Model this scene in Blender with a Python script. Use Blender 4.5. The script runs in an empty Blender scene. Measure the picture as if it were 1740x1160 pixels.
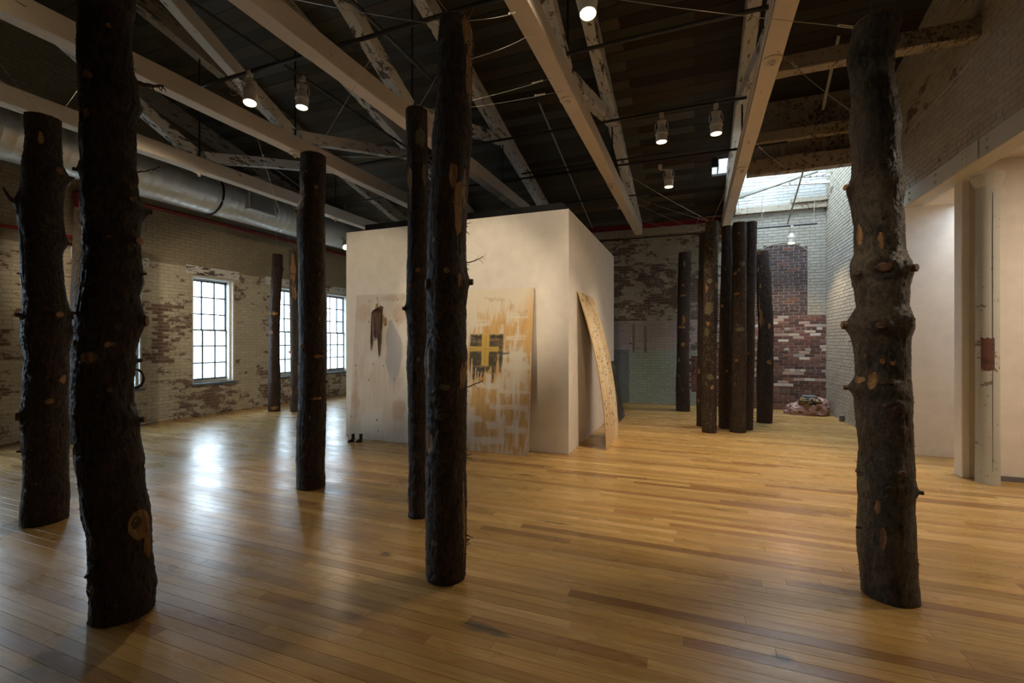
import bpy, math, random
import numpy as np
from mathutils import Vector, Matrix
random.seed(7)
R = math.radians
SC = bpy.context.scene
COL = SC.collection

# ------------------------------------------------------------------ camera, world, exposure
cam_d = bpy.data.cameras.new('camera'); cam = bpy.data.objects.new('camera', cam_d); COL.objects.link(cam)
cam_d.sensor_width = 36.0; cam_d.lens = 36.0 * 788 / 1740; cam_d.clip_start = .05; cam_d.clip_end = 300
cam.location = (0, 0, 1.62); cam.rotation_euler = (R(90), 0, R(21.5))
SC.camera = cam
SC.view_settings.view_transform = 'Standard'; SC.view_settings.look = 'None'
SC.view_settings.gamma = 1.0; SC.view_settings.use_curve_mapping = False
SC.view_settings.exposure = 0.0
SC.cycles.max_bounces = 8; SC.cycles.diffuse_bounces = 5; SC.cycles.glossy_bounces = 4
SC.cycles.transparent_max_bounces = 12; SC.cycles.sample_clamp_indirect = 4.0
SC.cycles.caustics_reflective = False; SC.cycles.caustics_refractive = False
world = bpy.data.worlds.new('overcast_sky'); SC.world = world; world.use_nodes = True
wn = world.node_tree.nodes; wb = wn['Background']
wb.inputs[0].default_value = (0.66, 0.84, 1.0, 1); wb.inputs[1].default_value = SKY = 15.5
def portal(loc, rot, sx, sy):
    l = bpy.data.lights.new('daylight_portal', 'AREA'); l.shape = 'RECTANGLE'; l.size = sx; l.size_y = sy
    l.cycles.is_portal = True
    o = bpy.data.objects.new('daylight_portal', l); o.location = loc; o.rotation_euler = rot; COL.objects.link(o)
WIN_Y = [.89 + 1.955 * k - (.16 if k < 2 else 0) for k in range(6)]; WIN_W = .98; WIN_Z0, WIN_Z1 = .71, 3.04
for wy in WIN_Y: portal((-10.3, wy + WIN_W / 2, (WIN_Z0 + WIN_Z1) / 2), (0, R(-90), 0), WIN_Z1 - WIN_Z0, WIN_W)
def spot(loc, to, watts, ang=50, blend=.6, col=(1, .80, .55), size=.05):
    l = bpy.data.lights.new('spot', 'SPOT'); l.energy = watts; l.spot_size = R(ang); l.spot_blend = blend
    l.color = col; l.shadow_soft_size = size
    o = bpy.data.objects.new('spot', l); o.location = loc
    o.rotation_euler = (Vector(to) - Vector(loc)).to_track_quat('-Z', 'Y').to_euler(); COL.objects.link(o)

# ------------------------------------------------------------------ helpers
def tag(o, label=None, cat=None, group=None, kind=None):
    if label: o['label'] = label
    if cat: o['category'] = cat
    if group: o['group'] = group
    if kind: o['kind'] = kind
    return o
def empty(name, loc=(0, 0, 0), rz=0, label=None, cat=None, group=None, kind=None):
    o = bpy.data.objects.new(name, None); o.empty_display_size = .1; COL.objects.link(o)
    o.location = loc; o.rotation_euler = (0, 0, rz); return tag(o, label, cat, group, kind)
class MB:
    def __init__(s): s.v = []; s.f = []; s.c = {}; s.sm = False
    def add(s, vs, fs):
        n = len(s.v); s.v += [tuple(p) for p in vs]; s.f += [tuple(i + n for i in f) for f in fs]; return n
    def box(s, x0, x1, y0, y1, z0, z1):
        s.add([(x0,y0,z0),(x1,y0,z0),(x1,y1,z0),(x0,y1,z0),(x0,y0,z1),(x1,y0,z1),(x1,y1,z1),(x0,y1,z1)],
              [(0,3,2,1),(4,5,6,7),(0,1,5,4),(1,2,6,5),(2,3,7,6),(3,0,4,7)]); return s
    def bbox(s, x0, x1, y0, y1, z0, z1, b=.004):
        # chamfered box
        vs = []
        for z, i in ((z0, b), (z0 + b, 0), (z1 - b, 0), (z1, b)):
            vs += [(x0+i+b,y0+i,z),(x1-i-b,y0+i,z),(x1-i,y0+i+b,z),(x1-i,y1-i-b,z),(x1-i-b,y1-i,z),(x0+i+b,y1-i,z),(x0+i,y1-i-b,z),(x0+i,y0+i+b,z)]
        fs = [tuple(range(7,-1,-1)), tuple(range(24,32))]
        for r in range(3):
            for k in range(8): fs.append((r*8+k, r*8+(k+1)%8, (r+1)*8+(k+1)%8, (r+1)*8+k))
        s.add(vs, fs); return s
    def tube(s, pts, r, n=8, caps=True):
        pts = [Vector(p) for p in pts]; rs = r if isinstance(r, (list, tuple)) else [r] * len(pts)
        ring = []
        for i, p in enumerate(pts):
            t = (pts[min(i+1, len(pts)-1)] - pts[max(i-1, 0)]).normalized()
            a = Vector((0,0,1)) if abs(t.z) < .9 else Vector((1,0,0))
            u = t.cross(a).normalized(); w = t.cross(u)
            ring.append([p + (u*math.cos(2*math.pi*k/n) + w*math.sin(2*math.pi*k/n))*rs[i] for k in range(n)])
        vs = [q for rr in ring for q in rr]; fs = []
        for i in range(len(pts)-1):
            for k in range(n): fs.append((i*n+k, (i+1)*n+k, (i+1)*n+(k+1)%n, i*n+(k+1)%n))
        if caps: fs += [tuple(range(n)), tuple(range((len(pts)-1)*n+n-1, (len(pts)-1)*n-1, -1))]
        s.add(vs, fs); return s
    def lathe(s, prof, origin=(0,0,0), axis=(0,0,1), n=24):
        o = Vector(origin); t = Vector(axis).normalized()
        a = Vector((0,0,1)) if abs(t.z) < .9 else Vector((1,0,0)); u = t.cross(a).normalized(); w = t.cross(u)
        vs = []
        for r, h in prof:
            for k in range(n): vs.append(o + t*h + (u*math.cos(2*math.pi*k/n)+w*math.sin(2*math.pi*k/n))*r)
        fs = []
        for i in range(len(prof)-1):
            for k in range(n): fs.append((i*n+k, i*n+(k+1)%n, (i+1)*n+(k+1)%n, (i+1)*n+k))
        fs += [tuple(range(n-1,-1,-1)), tuple(range((len(prof)-1)*n, len(prof)*n))]
        s.add(vs, fs); return s
    def build(s, name, mat, parent=None, smooth=False, loc=None, cols=None):
        me = bpy.data.meshes.new(name); me.from_pydata(s.v, [], s.f)
        for k, arr in (cols or {}).items(): # per-vertex colours
            at = me.color_attributes.new(k, 'FLOAT_COLOR', 'POINT'); at.data.foreach_set('color', np.asarray(arr, dtype=np.float32).ravel())
        if mat: me.materials.append(mat)
        me.polygons.foreach_set('use_smooth', [smooth]*len(me.polygons)); me.update()
        o = bpy.data.objects.new(name, me); COL.objects.link(o)
        if parent: o.parent = parent
        if loc: o.location = loc
        return o
def autosmooth(o, ang=40):
    o.data.polygons.foreach_set('use_smooth', [True]*len(o.data.polygons))
    try: o.data.set_sharp_from_angle(angle=R(ang))
    except Exception: pass
    return o

# numpy value noise -------------------------------------------------
_rng = np.random.default_rng(3); _T = _rng.random(65536)
def _h(x, y, z): return _T[(x*73856093 ^ y*19349663 ^ z*83492791) & 65535]
def vnoise(P):
    P = np.asarray(P, dtype=np.float64); i = np.floor(P).astype(np.int64); f = P - i; f = f*f*(3-2*f)
    x, y, z = i[...,0], i[...,1], i[...,2]; fx, fy, fz = f[...,0], f[...,1], f[...,2]
    r = 0
    for dx in (0,1):
        for dy in (0,1):
            for dz in (0,1):
                r = r + _h(x+dx, y+dy, z+dz)*(fx if dx else 1-fx)*(fy if dy else 1-fy)*(fz if dz else 1-fz)
    return r*2-1
def fbm(P, o=4):
    P = np.asarray(P, dtype=np.float64); a = 1; r = 0; t = 0
    for k in range(o): r = r + a*vnoise(P*(2**k) + 17.3*k); t += a; a *= .5
    return r/t
def sstep(a, b, x): t = np.clip((x-a)/(b-a), 0, 1); return t*t*(3-2*t)

# ------------------------------------------------------------------ materials
class N:
    def __init__(s, name):
        s.m = bpy.data.materials.new(name); s.m.use_nodes = True; s.t = s.m.node_tree; s.b = s.t.nodes['Principled BSDF']
    def n(s, typ, **kw):
        nd = s.t.nodes.new(typ)
        for k, v in kw.items():
            if k.startswith('i_'):
                nd.inputs[int(k[2:]) if k[2:].isdigit() else k[2:]].default_value = v
            else: setattr(nd, k, v)
        return nd
    def l(s, a, b): s.t.links.new(a, b)
    def pos(s, scale=(1,1,1), obj=False):
        mp = s.n('ShaderNodeMapping'); mp.inputs['Scale'].default_value = scale
        if obj: s.l(s.n('ShaderNodeTexCoord').outputs['Object'], mp.inputs[0])
        else: s.l(s.n('ShaderNodeNewGeometry').outputs['Position'], mp.inputs[0])
        return mp.outputs[0]
    def noise(s, vec, scale=5, det=4, rough=.55, dist=0):
        nd = s.n('ShaderNodeTexNoise'); s.l(vec, nd.inputs['Vector']); nd.inputs['Scale'].default_value = scale
        nd.inputs['Detail'].default_value = det; nd.inputs['Roughness'].default_value = rough; nd.inputs['Distortion'].default_value = dist
        return nd.outputs['Fac']
    def ramp(s, fac, stops):
        r = s.n('ShaderNodeValToRGB'); s.l(fac, r.inputs[0]); e = r.color_ramp.elements
        while len(e) > 1: e.remove(e[-1])
        e[0].position = stops[0][0]; c = stops[0][1]; e[0].color = tuple(c)+(1,) if hasattr(c, '__len__') else (c,c,c,1)
        for p, c in stops[1:]:
            x = e.new(p); x.color = tuple(c)+(1,) if hasattr(c, '__len__') else (c,c,c,1)
        return r.outputs[0]
    def mix(s, fac, a, b, mode='MIX'):
        m = s.n('ShaderNodeMix', data_type='RGBA', blend_type=mode)
        for src, i in ((fac, 0), (a, 6), (b, 7)):
            if hasattr(src, 'is_output'): s.l(src, m.inputs[i])
            elif hasattr(src, '__len__'): m.inputs[i].default_value = tuple(src)+(1,)*(4-len(src))
            else: m.inputs[i].default_value = src
        return m.outputs[2]
    def math(s, op, a, b=0, clamp=False):
        m = s.n('ShaderNodeMath', operation=op, use_clamp=clamp)
        for src, i in ((a, 0), (b, 1)):
            if hasattr(src, 'is_output'): s.l(src, m.inputs[i])
            else: m.inputs[i].default_value = src
        return m.outputs[0]
    def attr(s, name, out='Color'): return s.n('ShaderNodeAttribute', attribute_name=name).outputs[out]
    def bump(s, h, strength=.3, dist=.01):
        b = s.n('ShaderNodeBump'); b.inputs['Strength'].default_value = strength; b.inputs['Distance'].default_value = dist
        s.l(h, b.inputs['Height']); s.l(b.outputs[0], s.b.inputs['Normal'])
    def set(s, col=None, rough=None, metal=None, spec=None, coat=None):
        for k, v in (('Base Color', col), ('Roughness', rough), ('Metallic', metal), ('Specular IOR Level', spec), ('Coat Weight', coat)):
            if v is None: continue
            if hasattr(v, 'is_output'): s.l(v, s.b.inputs[k])
            elif hasattr(v, '__len__'): s.b.inputs[k].default_value = tuple(v)+(1,)
            else: s.b.inputs[k].default_value = v
        return s
def plain(name, col, rough=.6, metal=0, spec=.5):
    m = N(name); f = m.noise(m.pos((1,1,1)), 6, 4)
    m.set(m.mix(f, tuple(c*.86 for c in col), tuple(min(1, c*1.12) for c in col)), rough, metal, spec); return m.m
M = {}
M['black'] = plain('black_iron', (.012,.012,.014), .45)
M['blackpaint'] = plain('black_parapet_paint', (.006,.006,.008), .7)
M['steel'] = plain('cable_steel', (.55,.53,.5), .35, .8)
M['red'] = plain('red_pipe_paint', (.25,.012,.016), .5)
M['lampwhite'] = plain('lamp_housing_enamel', (.62,.58,.52), .4)
M['conduit'] = plain('painted_conduit', (.42,.40,.36), .5)
M['grey'] = plain('grey_box', (.13,.13,.14), .6)
M['drywall'] = plain('white_drywall', (.74,.70,.65), .85, 0, .2)
M['cream'] = plain('cream_wall_paint', (.70,.60,.44), .85)
M['sash'] = plain('grey_blue_sash_paint', (.12,.15,.17), .45)
M['sill'] = plain('window_casing_paint', (.62,.62,.58), .6)
M['baseboard'] = plain('grey_baseboard', (.14,.14,.15), .6)
M['rubber'] = plain('dark_leather', (.02,.024,.018), .4)
def glass():
    m = N('window_glass'); t = m.n('ShaderNodeBsdfTransparent'); g = m.n('ShaderNodeBsdfGlossy'); g.inputs['Roughness'].default_value = .02
    fr = m.n('ShaderNodeFresnel'); fr.inputs[0].default_value = 1.45; mx = m.n('ShaderNodeMixShader')
    bf = m.n('ShaderNodeNewGeometry').outputs['Backfacing']; m.l(m.math('MULTIPLY', fr.outputs[0], m.math('SUBTRACT', 1., bf)), mx.inputs[0]); m.l(t.outputs[0], mx.inputs[1]); m.l(g.outputs[0], mx.inputs[2])
    m.l(mx.outputs[0], m.t.nodes['Material Output'].inputs[0]); return m.m
M['glass'] = glass()
def emit(name, col, s):
    m = N(name); m.b.inputs['Emission Color'].default_value = col+(1,); m.b.inputs['Emission Strength'].default_value = s
    m.b.inputs['Base Color'].default_value = (.8,.7,.5,1); return m.m
M['lens'] = emit('lit_lamp_lens', (1, .82, .5), 14)
def mat_painted_wood(name, paint, wood, thr, sc=1.0, rough=.6):
    m = N(name); p = m.pos((1,1,1)); a = m.noise(m.pos((2.2,.55,2.2)), 3.2*sc, 8, .72, .3); b = m.noise(p, .9, 3)
    s = m.math('ADD', a, m.math('MULTIPLY', m.math('SUBTRACT', b, .5), .35))
    mask = m.ramp(s, [(thr-.015, 0.), (thr+.015, 1.)])
    pc = m.mix(m.noise(p, 2.5, 5), tuple(c*.8 for c in paint), paint)
    fine = m.noise(m.pos((8,1,8)), 7, 5, .7)
    wc = m.mix(fine, tuple(c*.4 for c in wood), tuple(c*1.3 for c in wood))
    m.set(m.mix(mask, pc, wc), rough, 0, .3); m.bump(m.math('ADD', m.math('MULTIPLY', mask, -.6), m.math('MULTIPLY', fine, .4)), .5, .006); return m.m
M['chord'] = mat_painted_wood('painted_chord_timber', (.76,.67,.57), (.16,.10,.07), .665, 2.0)
M['peel'] = mat_painted_wood('peeling_rafter_timber', (.78,.77,.73), (.14,.105,.085), .57, 2.2)
M['peelheavy'] = mat_painted_wood('heavily_peeled_timber', (.40,.34,.26), (.14,.095,.065), .57, 2.6)
M['columnpaint'] = mat_painted_wood('weathered_column_paint', (.50,.51,.46), (.20,.15,.11), .61, 1.8)
M['beampaint'] = mat_painted_wood('painted_lintel_beam', (.55,.54,.48), (.2,.16,.12), .68)
def mat_deck():
    m = N('dark_roof_boards'); t = m.attr('Tint'); f = m.noise(m.pos((1.2,8,8)), 3, 6, .6)
    m.set(m.mix(.55, t, m.mix(f, (.25,.25,.25), (1,1,1)), 'MULTIPLY'), .7, 0, .25); m.bump(f, .2, .004); return m.m
M['deck'] = mat_deck()
def mat_floor():
    m = N('maple_strip_floor'); t = m.attr('Tint'); p = m.pos((1,1,1))
    g = m.noise(m.pos((1.3,26,1)), 2.2, 6, .62, .6)
    g2 = m.noise(m.pos((.5,7,1)), 1.3, 3)
    c = m.mix(m.ramp(g, [(.3, 0.), (.75, 1.)]), t, m.mix(1., t, (.62,.50,.38), 'MULTIPLY'))
    c = m.mix(m.math('MULTIPLY', m.ramp(g2, [(.5, 0.), (.78, 1.)]), .6), c, m.mix(1., t, (.55,.45,.36), 'MULTIPLY'))
    # old dark stains, each at its own place in the floor
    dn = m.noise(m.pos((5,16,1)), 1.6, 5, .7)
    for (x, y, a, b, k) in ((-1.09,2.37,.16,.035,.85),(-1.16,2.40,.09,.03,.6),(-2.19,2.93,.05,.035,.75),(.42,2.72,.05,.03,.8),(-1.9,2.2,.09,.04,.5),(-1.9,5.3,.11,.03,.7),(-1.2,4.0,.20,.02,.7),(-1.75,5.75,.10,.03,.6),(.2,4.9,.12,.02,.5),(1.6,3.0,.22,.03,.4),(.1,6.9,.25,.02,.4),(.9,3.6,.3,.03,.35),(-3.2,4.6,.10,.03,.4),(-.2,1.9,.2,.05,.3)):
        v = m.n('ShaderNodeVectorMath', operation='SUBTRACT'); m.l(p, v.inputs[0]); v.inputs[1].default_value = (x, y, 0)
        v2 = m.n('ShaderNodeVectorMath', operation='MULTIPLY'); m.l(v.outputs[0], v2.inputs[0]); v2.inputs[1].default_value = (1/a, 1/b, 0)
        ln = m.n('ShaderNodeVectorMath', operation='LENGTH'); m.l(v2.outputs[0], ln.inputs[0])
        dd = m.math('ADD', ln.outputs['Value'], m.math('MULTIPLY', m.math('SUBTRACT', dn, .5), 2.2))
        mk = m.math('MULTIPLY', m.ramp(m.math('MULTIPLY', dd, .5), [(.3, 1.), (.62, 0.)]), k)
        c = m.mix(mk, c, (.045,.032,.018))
    spk = m.ramp(m.noise(m.pos((6,14,1)), 3.0, 2), [(.74, 0.), (.80, 1.)])
    c = m.mix(m.math('MULTIPLY', spk, .45), c, (.08,.05,.025))
    rn = m.noise(m.pos((1,3,1)), 1.4, 4)
    m.set(c, m.ramp(m.math('ADD', rn, m.math('MULTIPLY', m.math('SUBTRACT', g, .5), .2)), [(.3, .23), (.75, .37)]), 0, .5)
    m.bump(m.noise(m.pos((1.2,14,1)), 1.0, 2), .06, .01); return m.m
M['floor'] = mat_floor()
def mat_brick():
    m = N('painted_old_brick'); bc = m.attr('Brick'); pc = m.attr('Paint'); am = m.attr('Paint', 'Alpha')
    p = m.pos((1,1,2.0)); n1 = m.noise(p, 3.0, 10, .74, .25); n2 = m.noise(m.pos((1,1,1.4)), .7, 3)
    s = m.math('ADD', n1, m.math('MULTIPLY', m.math('SUBTRACT', n2, .5), .55))
    mask = m.ramp(m.math('SUBTRACT', m.math('ADD', m.math('MULTIPLY', am, .8), .1), s), [(.0, 0.), (.035, 1.)])
    fine = m.noise(m.pos((1,1,1)), 45, 4, .7)
    dirt = m.noise(m.pos((1,1,1)), 1.7, 5)
    bcol = m.mix(fine, m.mix(1., bc, (.65,.65,.65), 'MULTIPLY'), m.mix(1., bc, (1.25,1.2,1.2), 'MULTIPLY'))
    pcol = m.mix(m.ramp(dirt, [(.3, .0), (.75, .45)]), pc, m.mix(1., pc, (.72,.66,.56), 'MULTIPLY'))
    m.set(m.mix(mask, bcol, pcol), .75, 0, .25)
    m.bump(m.math('ADD', m.math('MULTIPLY', mask, .5), fine), .35, .003); return m.m
M['brick'] = mat_brick()
def mat_bark():
    m = N('wet_conifer_bark'); st = m.attr('Bark'); sep = m.n('ShaderNodeSeparateColor'); m.l(st, sep.inputs[0])
    strip, lich, low = sep.outputs[0], sep.outputs[1], sep.outputs[2]
    o = m.pos((1,1,1), True); f = m.noise(m.pos((1,1,.45), True), 38, 7, .7, .4); g = m.noise(m.pos((1,1,.6), True), 9, 4)
    base = m.mix(m.ramp(f, [(.36,0.),(.66,1.)]), (.0025,.0016,.0013), (.066,.036,.021))
    red = m.ramp(m.noise(o, 13, 5, .6), [(.56, 0.), (.70, 1.)])
    base = m.mix(m.math('MULTIPLY', red, .6), base, (.085,.030,.012))
    # grey-green smooth bark where 'low' is high
    base = m.mix(low, base, m.mix(m.ramp(m.math('ADD', m.math('MULTIPLY', f, .6), m.math('MULTIPLY', g, .4)), [(.38,0.),(.62,1.)]), (.012,.010,.007), (.19,.155,.105)))
    ln = m.noise(o, 24, 6, .75, .8); lm = m.ramp(m.math('ADD', ln, m.math('MULTIPLY', lich, .42)), [(.66, 0.), (.72, 1.)])
    base = m.mix(m.math('MULTIPLY', lm, .75), base, m.mix(f, (.09,.08,.035), (.27,.25,.13)))
    fk = m.ramp(m.noise(m.pos((1,1,.8), True), 55, 3, .6, .5), [(.66, 0.), (.71, 1.)]); zone = m.ramp(m.noise(m.pos((1,1,.7), True), 3.2, 3), [(.42, 0.), (.62, 1.)])
    base = m.mix(m.math('MULTIPLY', m.math('MULTIPLY', fk, zone), .8), base, m.mix(g, (.16,.07,.028), (.24,.20,.12)))
    spk = m.ramp(m.noise(m.pos((1,1,.9), True), 16, 5, .7, 1.), [(.665, 0.), (.70, 1.)])
    base = m.mix(m.math('MULTIPLY', spk, .55), base, (.13,.105,.06))
    sn = m.noise(m.pos((1,1,.12), True), 30, 5, .6)
    wood = m.mix(m.ramp(sn, [(.35, 0.), (.65, 1.)]), (.17,.07,.022), (.48,.28,.11))
    sm = m.ramp(m.math('ADD', strip, m.math('MULTIPLY', m.math('SUBTRACT', f, .5), .55)), [(.42, 0.), (.52, 1.)])
    m.set(m.mix(sm, base, wood), m.ramp(g, [(.3, .30), (.7, .62)]), 0, .38)
    m.bump(m.math('ADD', m.math('MULTIPLY', m.noise(m.pos((1,1,.5), True), 60, 6, .7), .7), m.math('MULTIPLY', f, .6)), 1.0, .03); return m.m
M['bark'] = mat_bark()
def mat_cut(name, a, b):
    m = N(name); w = m.n('ShaderNodeTexWave', wave_type='RINGS', rings_direction='Z'); w.inputs['Scale'].default_value = 14; w.inputs['Distortion'].default_value = 2
    m.l(m.pos((1,1,1), True), w.inputs[0]); m.set(m.mix(w.outputs['Fac'], a, b), .6); return m.m
M['cut'] = mat_cut('cut_pale_wood', (.12,.05,.02), (.28,.14,.055))
M['cutdark'] = mat_cut('dark_knot_wood', (.035,.018,.01), (.10,.05,.022))
M['cutpale'] = mat_cut('pale_healed_scar', (.20,.10,.035), (.38,.22,.09))
def vcol(name, rough=.6, sc=60, k=.12):
    m = N(name); f = m.noise(m.pos((1,1,1), True), sc, 4); c = m.attr('Art'); m.set(m.mix(k, c, m.mix(f, (.2,.2,.2), (1,1,1)), 'MULTIPLY'), rough, 0, .3); return m.m
M['art'] = vcol('painted_plywood')
def mat_ply_edge():
    m = N('plywood_edge'); w = m.n('ShaderNodeTexWave', bands_direction='Y'); w.inputs['Scale'].default_value = 60; m.l(m.pos((1,1,1), True), w.inputs[0])
    m.set(m.mix(w.outputs['Fac'], (.30,.18,.09), (.62,.46,.27)), .7); return m.m
M['plyedge'] = mat_ply_edge()
def mat_duct():
    m = N('galvanised_duct'); f = m.noise(m.pos((3,3,3)), 6, 4); m.set(m.mix(f, (.60,.60,.58), (.80,.80,.78)), m.ramp(f, [(.3,.34),(.7,.48)]), .7); return m.m
M['duct'] = mat_duct()
# ------------------------------------------------------------------ lamps (their light is aimed here, their bodies are built below)
XL, XR, YB, YF = -10.05, 2.82, 12.6, -6.0
def deck_z(y): return 7.83 - .25*abs(y)
LAMPS = [  # mount point, aim, watts, cone, label
 ((-4.76,3.86,4.70), (-4.1,3.3,.9), 90, 66, 'lit white spotlight with loose cable loops, leftmost under the roof'),
 ((-4.53,4.40,4.88), (-4.36,4.1,.3), 80, 40, 'white can spotlight pointing down beside the top of the log in front of the windows'),
 ((-.84,3.86,4.70), (-.55,3.0,.5), 90, 62, 'largest bright spotlight at the top edge, between the two middle roof beams'),
 ((-.42,6.62,4.70), (-.40,6.5,0), 190, 80, 'white spotlight hanging straight down, left one of the pair by the right beam'),
 ((.26,6.62,4.70), (.28,6.5,.2), 190, 80, 'white spotlight hanging next to the coiled cable by the right roof beam'),
 ((-.55,8.34,4.62), (-.42,8.2,0), 170, 80, 'white spotlight on a sideways arm below the pair of lit spotlights'),
 ((1.98,11.7,4.13), (1.87,11.42,2.2), 120, 125, 'white spotlight lighting the red brick of the far corner under the skylight'),
 ((-7.75,8.75,4.05), (-5.9,6.9,2.0), 40, 50, 'white spotlight low by the air duct, half behind the white gallery box'),
]
OFF = [  # unseen lamps added out of frame to light box, walls, floor and log
 ((-3.0,1.9,4.7), (-3.15,6.45,2.2), 440, 37), ((-5.1,1.4,4.7), (-5.1,6.45,2.1), 400, 38), ((-.9,2.2,4.7), (-2.2,6.45,3.0), 300, 40),
 ((-.1,1.6,4.7), (.3,6.4,0), 190, 50), ((.3,3.0,4.7), (-1.65,8.0,1.5), 200, 34), ((-7.2,1.6,4.7), (-10,6.3,2.0), 360, 46),
 ((-6.2,1.9,4.7), (-10,9.3,1.8), 380, 40), ((-1.0,-1.6,4.7), (-.6,3.4,0), 40, 60), ((-.6,1.9,4.7), (1.12,3.6,1.55), 75, 24)]  # last one added only to brighten the dim right-hand log

# ------------------------------------------------------------------ brick walls
BR = np.random.default_rng(11)
def color_cell(wall, u, z):
    r = random.random; j = .8 + .4*r()
    if wall == 'left':
        if z > 3.23: return (.15,.10,.08), (.34,.29,.20), .93
        b = (.20*j,.13*j,.105*j)
        ghost = abs(u-6.15) < .11 and 1.2 < z < 2.35 or (5.95 < u < 6.6 and 2.25 < z < 2.4)
        return b, (.58,.53,.42), .40 if ghost else (.61 if z > .9 else .54)
    if wall == 'right':
        if z > 3.7: return (.17,.12,.10), (.42,.38,.31), .70
        return (.17,.12,.10), (.43,.40,.35), .80
    if wall == 'back':
        if z > 4.6: return (.20,.12,.10), (.55,.56,.56), .76
        top = 3.62 + .32*max(0, 1-((u-1.93)/.62)**2)**.5 if abs(u-1.93) < .62 else 0
        if 1.36 < u < 2.45 and 2.25 < z < top:
            k = .7+.5*r(); return (.085*k,.058*k,.058*k) if r() < .97 else (.15,.07,.05), (.45,.4,.36), .0
        if u > .55 and z < 2.25:
            if z > .55 and r() < (.30 if z < 2.0 else .2): 
                w = random.choice([(.50,.44,.38),(.40,.30,.26),(.34,.33,.32),(.55,.50,.46)]); return w, w, .0
            k = .65+.6*r(); q = random.choice([(.15,.07,.058),(.11,.062,.06),(.17,.085,.065),(.20,.12,.10)]); return tuple(c*k for c in q), (.4,.36,.33), .0
        if u > .2 and z < 1.6 or (-.15 < u < .3 and .35 < z < 1.25): 
            k = .5+.7*r(); return (.13*k,.06*k,.055*k), (.4,.37,.33), .18
        if u > .7: return (.14,.10,.09), (.38,.355,.31), .78
        if z < 1.42: return (.13,.11,.10), ((.31,.37,.345) if u > -1.62 else (.16,.19,.22)), .82
        if z < 2.2: return (.13,.10,.095), ((.38,.33,.34) if u > -1.62 else (.36,.32,.38)), .74 if u < -.4 else .56
        return (.12,.085,.07), (.40,.37,.31), .50 if z < 3.6 else .56
def P3(wall, u, z, out=0):
    if wall == 'left': return (XL+out, u, z)
    if wall == 'right': return (XR-out, u, z)
    return (u, YB-out, z)
def flip(wall): return wall == 'left'
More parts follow.
